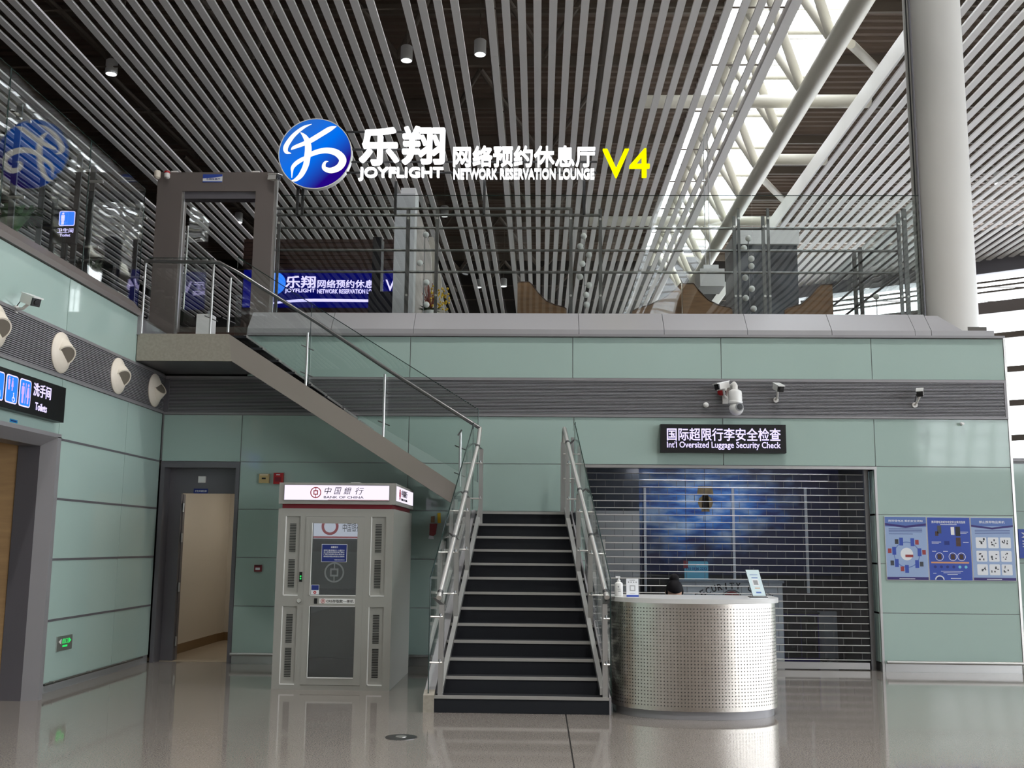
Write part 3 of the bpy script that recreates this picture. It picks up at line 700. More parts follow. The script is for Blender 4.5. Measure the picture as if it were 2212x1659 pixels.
# ================================================================== BANK BOOTH
YB = 11.44
bt = thing('bank_booth', 'grey walk in cash machine booth with a lit white bank header', 'booth', (-2.21, 12.2, 0))
BX0, BX1, BYE = -2.85, -1.585, 13.05
pf = FRONT(YB)
fr = MB()
# front wall around the door opening and the four recessed vent panels
DX0, DX1 = -2.542, -1.90
fr.box(BX0,BX1,YB,YB+.05,1.835,1.92).box(BX0,BX1,YB,YB+.05,0,.05)
for a_, b_ in ((BX0,-2.768),(-2.605,DX0),(DX1,-1.83),(-1.668,BX1)): fr.box(a_,b_,YB,YB+.05,.05,1.835)
for a_, b_ in ((-2.768,-2.605),(-1.83,-1.668)): fr.box(a_,b_,YB,YB+.05,.872,.983)
fr.build('front_wall', 'booth', bt)
for a_, b_ in ((-2.768,-2.605),(-1.83,-1.668)):
    for z0, z1, vents in ((.983,1.835,((1.75,1.458),(1.365,1.075))),(.05,.872,((.784,.493),(.428,.137)))):
        o = bx('vent_panel', 'booth', bt, a_, b_, YB+.018, YB+.05, z0, z1)
        e = MB().box(a_, a_+.008, YB-.002, YB+.018, z0, z1).box(a_, b_, YB-.002, YB+.018, z0, z0+.01)
        e.build('bead', 'white_gloss', o)
        for zt, zb in vents:
            m_ = MB(); n = 18; cx_ = (a_+b_)/2
            for i in range(n):
                z = zt-(zt-zb)*i/(n-1); m_.box(cx_-.034, cx_+.034, YB+.012, YB+.0185, z-.004, z+.004)
            m_.build('vent_slits', 'black', o, kind='stuff')
bx('side_wall', 'booth', bt, BX0, BX0+.04, YB+.05, BYE, 0, 1.92); bx('side_wall', 'booth', bt, BX1-.04, BX1, YB+.05, BYE, 0, 1.92)
bx('back_wall', 'booth_dark', bt, BX0+.04, BX1-.04, BYE-.04, BYE, 0, 1.92); bx('booth_floor', 'booth_dark', bt, BX0+.04, BX1-.04, YB+.05, BYE-.04, 0, .03)
bx('red_band', 'booth_red', bt, BX0+.035, BX1-.025, YB+.02, BYE-.02, 1.92, 1.968)
hd = bx('header', 'booth', bt, BX0, BX1+.015, YB-.01, BYE, 1.968, 2.20)
pb = FRONT(YB-.01)
lb = pb.rect(-2.79, -1.64, 2.012, 2.172, 0, .006).build('light_box', 'led_pale', hd)
m_ = MB(); pb.rect(-2.795,-1.635,2.172,2.178,0,.012,m_); pb.rect(-2.795,-1.635,2.006,2.012,0,.012,m_); pb.rect(-2.795,-2.79,2.012,2.172,0,.012,m_); pb.rect(-1.64,-1.635,2.012,2.172,0,.012,m_)
m_.build('light_box_frame', 'alu_grey', hd)
def bank_logo(pl, cx_, cz, r, d, material, par):
    m_ = MB(); pl.ring(cx_, cz, r*.84, r, d, d+.003, m_)
    pl.rect(cx_-r*.06, cx_+r*.06, cz+r*.36, cz+r*.86, d, d+.003, m_); pl.rect(cx_-r*.06, cx_+r*.06, cz-r*.86, cz-r*.36, d, d+.003, m_)
    for a_, b_, c_, e_ in ((-.42,.42,.22,.40),(-.42,.42,-.40,-.22),(-.42,-.26,-.22,.22),(.26,.42,-.22,.22)): pl.rect(cx_+r*a_, cx_+r*b_, cz+r*c_, cz+r*e_, d, d+.003, m_)
    return m_.build('bank_emblem', material, par)
bank_logo(pb, -2.446, 2.093, .06, .006, 'red', hd)
for ch, x0, x1 in (('中',-2.352,-2.272),('国',-2.245,-2.165),('銀',-2.14,-2.055),('行',-2.013,-1.918)): pb.text(ch, x0, x1, 2.074, 2.152, .006, .009, 0, None, .25).build('lettering', 'black', hd)
pb.text('BANK OF CHINA', -2.355, -1.92, 2.031, 2.055, .006, .009, .012).build('lettering', 'black', hd)
pb.rect(-2.31, -1.642, 2.012, 2.016, .006, .009).build('red_line', 'red', hd)
ps = SIDE(BX1+.015)
ps.rect(YB+.06, BYE-.08, 2.012, 2.172, 0, .006).build('light_box', 'led_pale', hd)
bank_logo(ps, YB+.3, 2.093, .06, .006, 'red', hd)
ps.text('中国銀行', YB+.42, YB+.95, 2.074, 2.152, .006, .009, 0, None, .25).build('lettering', 'black', hd)
ps.text('BANK OF CHINA', YB+.42, YB+.95, 2.031, 2.055, .006, .009, .012).build('lettering', 'black', hd)
bx('top_unit', 'white_paint', hd, -2.12, -2.02, YB+.3, YB+.5, 2.2, 2.225)
# door
dr = MB(); g1, g2 = (-2.466,-1.974,.995,1.760), (-2.464,-1.977,.132,.872)
dr.box(DX0,g1[0],YB-.006,YB+.036,.053,1.832).box(g1[1],DX1,YB-.006,YB+.036,.053,1.832)
for z0, z1 in ((.053,.132),(.872,.995),(1.76,1.832)): dr.box(g1[0],g1[1],YB-.006,YB+.036,z0,z1)
door = dr.build('door', 'booth', bt)
m_ = MB()
for x0, x1, z0, z1 in (g1, g2): m_.box(x0-.008,x0,YB-.012,YB-.006,z0-.008,z1+.004).box(x0-.008,x1,YB-.012,YB-.006,z0-.01,z0)
m_.box(g2[0],g2[1],YB-.012,YB-.006,.872,.878)
m_.build('glazing_bead', 'white_gloss', door)
for x0, x1, z0, z1 in (g1, g2): bx('door_glass', 'glass_dark', door, x0, x1, YB+.008, YB+.014, z0, z1)
pd = FRONT(YB+.006)
nb = pd.rect(-2.363,-2.085,1.345,1.537,0,.002).build('notice', 'paper', door)
pd.rect(-2.358,-2.09,1.35,1.532,.002,.003).build('notice_face', 'navy', nb)
pd.text('温馨提示', -2.262,-2.185,1.495,1.515,.003,.0036,.02).build('notice_title', 'paper', nb)
for i, z in enumerate((1.47,1.45,1.428,1.405)): pd.text(('请您注意保管好个人银行卡','进入后请关好防护舱门确认','门锁已经锁好再办理业务','谢谢您的配合祝您生活愉快')[i], -2.34,-2.112, z-.008, z+.008, .003,.0036,.02).build('notice_line', 'paper', nb)
pd.text('中国银行股份有限公司', -2.222,-2.11,1.362,1.374,.003,.0036,.02).build('notice_line', 'paper', nb)
bank_logo(pd, -2.217, 1.234, .108, 0, 'frost', door)
m_ = MB(); pd.rect(-2.462,-2.375,.998,1.10,0,.002,m_); cs = m_.build('card_sticker', 'paper', door)
pd.rect(-2.458,-2.379,1.045,1.096,.002,.003).build('sticker_picture', 'navy', cs); pd.ring(-2.42,1.02,.006,.016,.002,.003).build('sticker_emblem', 'red', cs)
pp_ = FRONT(YB-.006)
nm = pp_.rect(-2.366,-1.982,.903,.957,0,.004).build('name_plate', 'white_gloss', door)
bank_logo(pp_, -2.325, .93, .024, .004, 'red', nm)
m_ = MB(); pp_.text('CRS存取款一体机', -2.29,-1.995,.914,.946,.004,.006,.01,m_); m_.build('lettering', 'black', nm)
pp_.rect(-2.422,-2.388,.90,.958,0,.006).build('card_reader', 'black', door)
li = FRONT(YB).rect(-2.592,-2.562,1.132,1.236,0,.012).build('status_light', 'black', bt)
m_ = MB()
for z in (1.165,1.19): FRONT(YB).disc(-2.577,z,.009,.012,.016,m_,12)
m_.build('green_lamp', 'led_green', li)
MB().lathe([(.024,0),(.024,.012),(.018,.02)], (-2.588,YB,.93), (0,-1,0), 20).build('lock_knob', 'steel_bright', bt, True)
bx('kick_panel', 'black', door, g2[0], g2[1], YB+.02, YB+.03, .134, .33)
# the machine inside
atm = bx('machine_body', 'booth_dark', bt, -2.72, -1.74, 12.35, 13.0, .03, 1.45); bx('machine_shelf', 'black', atm, -2.70, -1.76, 12.15, 12.35, .95, 1.02)
bx('machine_hood', 'steel_dark', atm, -2.68, -1.78, 12.2, 12.9, 1.45, 1.58); hb = bx('inner_sign', 'led_pale', atm, -2.68, -1.78, 12.3, 12.36, 1.60, 1.84)
pi_ = FRONT(12.3); pi_.ring(-2.45,1.74,.07,.1,0,.004).build('sign_emblem', 'led_red', hb); pi_.text('中国银行 自助服务', -2.3,-1.85,1.68,1.78,0,.004).build('sign_text', 'grey_soft', hb)
pi_.rect(-2.68,-1.78,1.605,1.625,0,.004).build('sign_line', 'led_red', hb)

# ================================================================== COUNTER
ct = thing('reception_counter', 'curved counter clad in perforated brushed steel with a pale top', 'counter', (1.48, 10.3, 0))
CX, CY, CA, CB = 1.478, 10.36, .785, .57
def plan(a_, b_, back, n=48, ex=2.3):
    pts = []
    for i in range(n+1):
        t = math.pi*i/n; c_, s_ = math.cos(t), math.sin(t)
        pts.append((CX-a_*math.copysign(abs(c_)**(2/ex), c_), CY-b_*abs(s_)**(2/ex)))
    return [(pts[0][0], back)]+pts+[(pts[-1][0], back)]
def shell(outer, inner, z0, z1):
    m_ = MB(); n = len(outer)
    m_.v = [(x,y,z) for pl in (outer,inner) for z in (z0,z1) for x, y in pl]
    for i in range(n-1):
        m_.f += [[i,i+1,i+1+n,i+n],[2*n+i+1,2*n+i,3*n+i,3*n+i+1],[n+i,n+i+1,3*n+i+1,3*n+i],[i+1,i,2*n+i,2*n+i+1]]
    m_.f += [[0,n,3*n,2*n],[n-1,3*n-1,4*n-1,2*n-1]]
    return m_
BK = 10.62
shell(plan(CA,CB,BK), plan(CA-.05,CB-.05,BK), .075, 1.03).build('curved_front', 'brushed', ct, True)
shell(plan(CA-.035,CB-.035,BK-.02), plan(CA-.09,CB-.09,BK-.02), 0, .075).build('plinth', 'alu_grey', ct, True)
o_ = plan(CA+.03,CB+.03,BK+.03); MB().prism([(x,y,1.03) for x, y in o_], (0,0,.042)).build('counter_top', 'counter_white', ct, True)
# perforation: rows of small dark holes following the curve
pl_ = plan(CA,CB,BK,240)[1:-1]; acc = [0.]
for i in range(1, len(pl_)): acc.append(acc[-1]+math.hypot(pl_[i][0]-pl_[i-1][0], pl_[i][1]-pl_[i-1][1]))
holes = MB(); sd = .0385; u = .02; idx = 0
while u < acc[-1]-.02:
    while acc[idx+1] < u: idx += 1
    f = (u-acc[idx])/(acc[idx+1]-acc[idx]); x = pl_[idx][0]+(pl_[idx+1][0]-pl_[idx][0])*f; y = pl_[idx][1]+(pl_[idx+1][1]-pl_[idx][1])*f
    tx, ty = pl_[idx+1][0]-pl_[idx][0], pl_[idx+1][1]-pl_[idx][1]; l = math.hypot(tx,ty); tx, ty = tx/l, ty/l; nx, ny_ = ty, -tx
    z = .12
    while z < 1.01:
        r = .0054; c_ = [(x+nx*.0008+tx*r*math.cos(a*math.pi/3), y+ny_*.0008+ty*r*math.cos(a*math.pi/3), z+r*math.sin(a*math.pi/3)) for a in range(6)]
        holes.add(c_, [[0,1,2,3,4,5]]); z += sd*.8
    u += sd*.8
holes.build('perforations', 'rubber', ct, kind='stuff')
ZC = 1.072
# pump bottle
bo = thing('pump_bottle', 'white hand sanitizer pump bottle on the left end of the counter', 'bottle', (.764,10.22,ZC))
MB().lathe([(.037,0),(.04,.006),(.04,.105),(.036,.122),(.02,.134),(.016,.138)], (.764,10.22,ZC), n=24).build('body', 'white_gloss', bo, True)
MB().lathe([(.018,.138),(.018,.152),(.008,.154),(.008,.172)], (.764,10.22,ZC), n=16).build('collar', 'white_gloss', bo, True)
MB().box(.735,.778,10.207,10.233,ZC+.172,ZC+.188).build('pump_head', 'white_gloss', bo)
fb = FRONT(10.1795); m_ = MB(); fb.text('洗手液', .748,.776,ZC+.06,ZC+.072,0,.001,0,m_); fb.rect(.753,.78,ZC+.045,ZC+.05,0,.001,m_); fb.disc(.758,ZC+.09,.008,0,.001,m_,10); m_.build('print', 'grey_soft', bo)
# small card stand
cd = thing('desk_card', 'small white code card with a blue foot standing on the counter', 'card', (.886,10.1,ZC))
MB().prism([(.828,10.1,ZC),(.943,10.1,ZC),(.943,10.125,ZC+.168),(.828,10.125,ZC+.168)], (0,.006,0)).build('card', 'paper', cd)
fc = Plane2((0,10.1,ZC), (1,0,0), Vector((0,.147,.989)).normalized())
fc.rect(.828,.943,0,.018,0,.001).build('blue_foot', 'blue_print', cd)
m_ = MB(); fc.text('扫码登记', .86,.912,.15,.16,0,.001,.01,m_)
for i in range(4): fc.disc(.85+i*.024,.137,.007,0,.001,m_,10)
fc.rect(.862,.91,.03,.033,0,.001,m_); m_.build('print', 'grey_soft', cd)
m_ = MB(); fc.rect(.86,.912,.055,.107,0,.001,m_); m_.build('code_area', 'grey_soft', cd); fc.rect(.868,.904,.063,.099,.001,.0015).build('code_blank', 'paper', cd)
# leaning notice on a wire stand
ln = thing('tilted_notice', 'pale teal notice leaning on a wire stand at the right end of the counter', 'notice', (2.08,10.22,ZC))
qa, qb, qc, qd = (2.03,10.18,ZC+.012), (2.167,10.20,ZC+.012), (2.112,10.26,ZC+.262), (1.975,10.24,ZC+.262)
MB().prism([qa,qb,qc,qd], (0,.006,.001)).build('board', 'black', ln)
lu = (Vector(qb)-Vector(qa)).normalized(); lv = (Vector(qd)-Vector(qa)); lv = (lv-lu*lv.dot(lu)).normalized(); lh = (Vector(qd)-Vector(qa)).dot(lv); sh_ = (Vector(qd)-Vector(qa)).dot(lu)/lh
pn = Plane2(qa, lu, lv)
def skq(x0,x1,y0,y1,d0,d1,mb=None): return pn.poly([(x0+sh_*y0,y0),(x1+sh_*y0,y0),(x1+sh_*y1,y1),(x0+sh_*y1,y1)], d0, d1, mb)
sq = skq(.004,.132,.004,lh-.004,.002,.003).build('sheet', 'pale_teal', ln)
skq(.035,.10,.10,.165,.003,.004).build('code_frame', 'paper', sq); skq(.045,.09,.11,.155,.004,.0045).build('code_blank', 'grey_soft', sq)
m_ = MB(); skq(.04,.1,.175,.182,.003,.004,m_); skq(.03,.108,.205,.21,.003,.004,m_); skq(.045,.095,.03,.045,.003,.004,m_); m_.build('print', 'mid_blue', sq); skq(.045,.095,.075,.083,.003,.004).build('print', 'orange_print', sq)
MB().poly([(2.06,10.255,ZC+.27),(2.07,10.36,ZC+.004),(2.02,10.36,ZC+.004)], .004, 6).build('wire_leg', 'steel_dark', ln)
bx('ledge', 'black', ln, 2.0,2.17,10.15,10.19,ZC,ZC+.008)
MB().prism([(1.98,10.02,ZC),(2.19,10.06,ZC),(2.17,10.15,ZC),(1.96,10.12,ZC)], (0,0,.002)).build('loose_sheet', 'paper', ln)

# ================================================================== PERSON behind the counter
ps_ = thing('person', 'person with dark hair seated behind the curved counter, head bowed', 'person', (1.37,11.0,0))
def skin_body(name, verts, edges, radii, material, par, root=0, lev=2):
    me = bpy.data.meshes.new(name); me.from_pydata(verts, edges, []); o = link(name, me, material, par)
    sk = o.modifiers.new('skin', 'SKIN'); sk.use_smooth_shade = True
    me.skin_vertices.new() if not me.skin_vertices else None
    for i, r in enumerate(radii):
        d = me.skin_vertices[0].data[i]; d.radius = r if isinstance(r, tuple) else (r, r); d.use_root = i == root
    ss = o.modifiers.new('sub', 'SUBSURF'); ss.levels = lev; ss.render_levels = lev
    return o
px_, py_ = 1.37, 11.02
V_ = [(0,0,.50),(0,.02,.66),(0,.0,.82),(0,-.04,.92),(0,-.075,.985),        # pelvis .. neck base
      (-.17,-.02,.87),(-.21,-.14,.66),(-.12,-.33,.70),(-.06,-.40,.71),       # left arm
      (.17,-.02,.87),(.21,-.14,.66),(.12,-.33,.70),(.06,-.40,.71),
      (-.09,-.06,.48),(-.11,-.40,.47),(-.11,-.42,.10),(-.11,-.52,.05),
      (.09,-.06,.48),(.11,-.40,.47),(.11,-.42,.10),(.11,-.52,.05)]
E_ = [(0,1),(1,2),(2,3),(3,4),(2,5),(5,6),(6,7),(7,8),(2,9),(9,10),(10,11),(11,12),(0,13),(13,14),(14,15),(15,16),(0,17),(17,18),(18,19),(19,20)]
R_ = [(.15,.11),(.13,.10),(.13,.09),(.06,.06),(.052,.052),.06,.045,.036,.03,.06,.045,.036,.03,.085,.06,.045,.04,.085,.06,.045,.04]
skin_body('body', [(px_+a,py_+b,c) for a,b,c in V_], E_, R_, 'uniform', ps_)
hc = Vector((px_+.01, py_-.13, 1.085))
m_ = MB(); n, k = 28, 18
def headpt(th, ph):
    x = .074*math.sin(th)*math.cos(ph); y = .094*math.sin(th)*math.sin(ph); z = .112*math.cos(th)
    if z < 0: x *= 1-.30*(-z/.112); y *= 1-.18*(-z/.112)
    if y < 0:                                                     # face side: brow, nose, mouth, chin
        y -= .018*math.exp(-((x/.014)**2+((z+.012)/.022)**2)); y -= .007*math.exp(-((x/.02)**2+((z+.055)/.010)**2))
        y += .008*math.exp(-(((abs(x)-.03)/.014)**2+((z-.012)/.012)**2)); y -= .008*math.exp(-((x/.022)**2+((z+.095)/.018)**2))
    return x, y, z
tilt = Matrix.Rotation(math.radians(32), 3, 'X')
for i in range(k+1):
    for j in range(n):
        p = tilt @ Vector(headpt(math.pi*i/k, 2*math.pi*j/n)); m_.v.append(tuple(hc+p))
m_.f = [[i*n+j, (i+1)*n+j, (i+1)*n+(j+1) % n, i*n+(j+1) % n] for i in range(k) for j in range(n)]
hd_ = m_.build('head', 'skin', ps_, True)
m_ = MB()
for s_ in (-1,1): m_.ball(hc+tilt @ Vector((s_*.03,-.082,.012)), .010, 10, 6)
m_.build('eyes', 'black', hd_, True)
m_ = MB()
for s_ in (-1,1): m_.ball(hc+tilt @ Vector((s_*.075,.012,-.005)), .02, 10, 6, 1.5)
m_.build('ears', 'skin', hd_, True)
m_ = MB()
for i in range(k+1):
    for j in range(n):
        th, ph = math.pi*i/k*.74, 2*math.pi*j/n
        x, y, z = headpt(th, ph); front = math.sin(ph) < -.35
        if front and th > 1.2: th2 = 1.2; x, y, z = headpt(th2, ph)
        q = Vector((x*1.24, y*1.16+.006, z*1.16+.004)); m_.v.append(tuple(hc+tilt @ q))
m_.f = [[i*n+j, (i+1)*n+j, (i+1)*n+(j+1) % n, i*n+(j+1) % n] for i in range(k) for j in range(n)]
m_.build('hair', 'hair', ps_, True)
MB().ball(hc+tilt @ Vector((0,.075,.115)), .05, 14, 8).build('hair_bun', 'hair', ps_, True)
for s_ in (-1,1):   # hands resting on the desk side, five fingers each
    hx, hy, hz = px_+s_*.06, py_-.40, .71
    vv = [(hx,hy,hz),(hx-s_*.01,hy-.05,hz),(hx-s_*.015,hy-.085,hz)]; ee = [(0,1),(1,2)]; rr_ = [(.024,.015),(.036,.015),(.036,.013)]
    for q, (dx, ln_) in enumerate(((-.027,.06),(-.009,.072),(.009,.067),(.027,.05))):
        b0 = len(vv); vv += [(hx-s_*.015+dx,hy-.10,hz+.004),(hx-s_*.015+dx,hy-.10-ln_*.55,hz+.002),(hx-s_*.015+dx*1.1,hy-.10-ln_,hz-.014)]
        ee += [(2,b0),(b0,b0+1),(b0+1,b0+2)]; rr_ += [.009,.0085,.007]
    b0 = len(vv); vv += [(hx+s_*-.045,hy-.055,hz),(hx+s_*-.062,hy-.09,hz-.004)]; ee += [(1,b0),(b0,b0+1)]; rr_ += [.0095,.0085]
    skin_body('hand', vv, ee, rr_, 'skin', ps_)
sl = thing('stool', 'dark round stool under the seated person behind the counter', 'stool', (1.37,11.05,0))
MB().lathe([(.17,.34),(.18,.35),(.18,.385),(.16,.395)], (1.37,11.05,0)).build('seat', 'rubber', sl, True)
MB().tube((1.37,11.05,.05),(1.37,11.05,.34),.025).build('stem', 'steel', sl, True); MB().lathe([(.2,0),(.2,.015),(.03,.05)], (1.37,11.05,0)).build('base', 'steel', sl, True)
# ================================================================== SHUTTER AND SHOP
sf = struct('trim_3', 'stainless frame with green glass reveal around the shop shutter', 'frame', (2.4, YW, 0))
bx('head_trim', 'steel', sf, SH0-.02, SH1+.09, YW-.012, YW+.03, SHZ-.025, SHZ+.012)
bx('jamb_trim', 'steel', sf, SH1+.055, SH1+.085, YW-.012, YW+.03, 0, SHZ-.025); bx('head_soffit', 'alu_dark', sf, SH0-.02, SH1+.06, YW+.03, YW+.2, SHZ-.02, SHZ+.02)
for z0, z1 in ((.105,.73),(.73,1.352),(1.352,1.978),(1.978,2.56)): bx('reveal_panel', 'panel_glass', sf, SH1+.045, SH1+.058, YW+.03, YW+.30, z0+.012, z1-.012)
bx('reveal_base', 'steel_dark', sf, SH1+.04, SH1+.058, YW+.03, YW+.30, 0, .105); bx('jamb_block', 'panel_joint', sf, SH0-.12, SH0-.02, YW+.03, YW+.3, 0, SHZ)
YSH = YW+.16
sh = thing('roller_shutter', 'closed see through roller shutter of thin steel bars and clear panes', 'shutter', (2.4, YSH, 0))
bx('side_guide', 'steel_dark', sh, SH1-.04, SH1+.02, YSH-.03, YSH+.03, 0, SHZ); bx('side_guide', 'steel_dark', sh, SH0-.02, SH0+.03, YSH-.03, YSH+.03, 0, SHZ)
bx('bottom_bar', 'steel', sh, SH0+.03, SH1-.06, YSH-.03, YSH+.03, .012, .095)
NB = 27; zb = [.125+i*(2.50-.125)/(NB-1) for i in range(NB)]
bar = MB().tube((SH0+.03,0,0),(SH1-.04,0,0),.0062,8).mesh('bar', True); bar.materials.append(MATS['steel'])
for z in zb:
    o = bpy.data.objects.new('bar', bar); COL.objects.link(o); o.parent = sh; o.matrix_parent_inverse = Matrix.Translation(-sh.location); o.location = (0, YSH, z)
dz = zb[1]-zb[0]; PW = .2345; links = MB(); rest = MB(); npane = 0
pm = MB().box(0,PW-.006,-.002,.002,.010,dz-.010).mesh('pane'); pm.materials.append(MATS['poly_pane'])
for i in range(NB-2, -1, -1):
    x = SH0+.04-(PW/2 if i % 2 else 0)
    while x < SH1-.05:
        x0, x1 = max(x, SH0+.04), min(x+PW-.006, SH1-.05)
        if x1-x0 > .03:
            if npane < 300 and x0 > .72 and x1-x0 > PW-.01:
                o = bpy.data.objects.new('pane', pm); COL.objects.link(o); o.parent = sh; o.matrix_parent_inverse = Matrix.Translation(-sh.location); o.location = (x, YSH, zb[i]); npane += 1
            else: rest.box(x0,x1,YSH-.002,YSH+.002,zb[i]+.010,zb[i]+dz-.010)
        if SH0+.05 < x < SH1-.06: links.box(x-.0055,x-.0005,YSH-.004,YSH+.004,zb[i]+.008,zb[i]+dz-.008)
        x += PW
rest.build('pane_rest', 'poly_pane', sh, kind='stuff'); links.build('pane_links', 'steel_dark', sh, kind='stuff')
# shop behind
wsn = struct('wall_shop', 'dark shop room behind the shutter with a blue mural', 'wall')
YM = 15.4
bx('mural_wall', 'mural', wsn, 1.45, 4.7, YM, YM+.08, 1.15, 2.75); bx('lower_wall', 'floor_dark', wsn, 1.45, 4.7, YM, YM+.08, 0, 1.15)
bx('beige_panel', 'beige_wall', wsn, -.2, 1.45, YM-.1, YM+.0, 0, 2.05); bx('upper_left_wall', 'marble_dark', wsn, -.2, 1.45, YM-.05, YM+.05, 2.05, 2.75)
bx('shop_ceiling', 'floor_dark', wsn, -.2, 5, YW+.2, YM+.1, 2.75, 2.85); bx('shop_side', 'floor_dark', wsn, SH1+.06, SH1+.16, YW+.3, YM+.1, 0, 2.8); bx('shop_side', 'floor_dark', wsn, .3, .4, YW+.3, YM, 0, 2.8)
fm = FRONT(YM); m_ = MB()
fm.poly([(2.36,2.05),(2.48,2.05),(2.46,2.30),(2.54,2.30),(2.52,2.42),(2.32,2.42),(2.30,2.30),(2.38,2.30)], 0, .004, m_); fm.disc(2.42,2.18,.11,0,.004,m_,10); m_.build('gold_figure', 'gold_paint', wsn)
for x in (1.52, 2.80, 3.85): bx('mural_post', 'white_paint', wsn, x, x+.035, YM-.03, YM, .9, 2.4)
tl = thing('added_tube_lamp', 'long ceiling tube lamp added to light the mural and desk in the closed shop', 'lamp', (2.6, 14.2, 2.7))
bx('housing', 'white_paint', tl, 1.4, 3.9, 14.18, 14.26, 2.71, 2.75); bx('tube', 'cool_lamp', tl, 1.4, 3.9, 14.2, 14.24, 2.69, 2.71)  # lamp added so that mural and desk get light
dk = thing('security_desk', 'white security check desk with arched black lettering behind the shutter', 'desk', (2.5, 14.7, 0))
YK = 14.6
a_, b_ = P(1470,1253,Y=YK), P(1690,1258,Y=YK)
bx('body', 'white_paint', dk, a_.x, b_.x, YK, YK+.5, 0, a_.z-.03); bx('desk_top', 'grey_soft', dk, a_.x-.02, b_.x+.02, YK-.02, YK+.52, a_.z-.03, a_.z)
fk = FRONT(YK); cx_ = P(1584,1280,Y=YK).x; R_arc = .9; cz_ = P(1584,1268,Y=YK).z-R_arc+.015
word = 'SECURITY CHECK'
for i, ch in enumerate(word):
    if ch == ' ': continue
    an = math.radians((6.2-i)*5.3); ux, uz = math.cos(an), math.sin(an)
    pl = Plane2((cx_-math.sin(an)*R_arc, YK, cz_+math.cos(an)*R_arc), (ux,0,uz), (-uz,0,ux)); wd = .012 if ch == 'I' else .058
    pl.text(ch, -wd/2, wd/2, -.042, .042, 0, .003, .02).build('letter', 'black', dk)
pl = fk; em = pl.disc(cx_-.02,cz_+R_arc-.2,.13,0,.003).build('emblem', 'dull_red', dk); pl.ring(cx_-.02,cz_+R_arc-.2,.135,.15,0,.003).build('emblem_ring', 'steel_dark', dk)
hs = thing('hotline_sign', 'light blue hotline sign hanging behind the shutter above the desk', 'sign', (P(1505,1230,Y=14.9).x, 14.9, 1.35))
a_, b_ = P(1478,1212,Y=14.9), P(1530,1248,Y=14.9); fh = FRONT(14.9)
o = fh.rrect(a_.x,b_.x,b_.z-.04,a_.z,.02,0,.01).build('board', 'teal_print', hs)
fh.text('155 0156 2232', a_.x+.03,b_.x-.02,a_.z-.12,a_.z-.085,.01,.012,.02).build('lettering', 'navy', o); fh.rect(a_.x-.012,a_.x+.05,a_.z-.10,a_.z+.005,-.002,.011).build('red_corner', 'dull_red', o)
for x in (a_.x+.03, b_.x-.03): bx('hanger', 'black', hs, x-.003, x+.003, 14.888, 14.896, a_.z, 2.75)
cb = thing('dark_cabinet', 'low dark navy cabinet behind the shutter right of the counter', 'cabinet', (3.45, 14.9, 0))
a_, b_ = P(1690,1325,Y=14.9), P(1772,1440,Y=14.9)
bx('body', 'purple_print', cb, a_.x, b_.x, 14.9, 15.3, 0, a_.z); bx('cabinet_top', 'black', cb, a_.x-.01, b_.x+.01, 14.88, 15.32, a_.z, a_.z+.02); bx('door', 'black', cb, a_.x+.02, (a_.x+b_.x)/2-.005, 14.885, 14.9, .05, a_.z-.04); bx('door', 'black', cb, (a_.x+b_.x)/2+.005, b_.x-.02, 14.885, 14.9, .05, a_.z-.04)
gp = thing('grey_screen', 'pale grey partition screen at the right end behind the shutter', 'screen', (3.95, 15, 0))
bx('panel', 'grey_soft', gp, b_.x+.04, 4.18, 15.1, 15.14, .02, a_.z+.02)
for x in (b_.x+.1, 4.1): bx('foot', 'black', gp, x-.02, x+.02, 15.0, 15.24, 0, .02)

# ================================================================== SIGNS ON THE WALLS
ls = thing('led_sign', 'black led sign for oversized luggage security check above the shutter', 'sign', (2.4, YW-.06, 2.95))
YG = YW-.11; a_, b_ = P(1427,916,Y=YG), P(1699,979,Y=YG)
bx('case', 'black', ls, a_.x, b_.x, YG, YW-.002, b_.z, a_.z)
fg = FRONT(YG)
fg.letters('国际超限行李安全检查', P(1441,940,Y=YG).x, P(1686,940,Y=YG).x, P(1560,952,Y=YG).z, P(1560,925,Y=YG).z, .0, .003, .014, 'led_lilac', ls)
fg.letters("Int'l Oversized Luggage Security Check", P(1441,960,Y=YG).x, P(1686,960,Y=YG).x, P(1560,971.5,Y=YG).z, P(1560,954,Y=YG).z, .0, .003, .012, 'led_lilac', ls)
tsn = thing('toilet_sign', 'black led sign with blue toilet pictograms on the left wall', 'sign', (XL+.05, 10.2, 2.95))
XT = XL+.10; c_ = P(143,838,X=XT); c2 = P(140,914,X=XT)
TY1, TZ1, TZ0 = c_.y, c_.z-.002, c2.z
bx('case', 'black', tsn, XL+.003, XT, 8.3, TY1, TZ0, TZ1)
ft = SIDE(XT)
def tz(zx, zy): q = P(zx/9.218, 760+zy/9.218, X=XT); return q.y, q.z
y2a, y2b = tz(112,700)[0], tz(347,780)[0]; zt_, zb_ = tz(250,465)[1], tz(210,1025)[1]; wic = y2b-y2a; gap = tz(382,800)[0]-y2b
ics = []
for i in range(-1, 2):
    y0 = y2a+i*(wic+gap); m0 = ft.rrect(y0,y0+wic,zb_,zt_,.03,0,.003).build('pictogram_frame', 'led_lilac', tsn); ft.rrect(y0+.012,y0+wic-.012,zb_+.012,zt_-.012,.022,.003,.005).build('pictogram_field', 'led_blue', m0); ics.append((m0,y0))
H_ = zt_-zb_
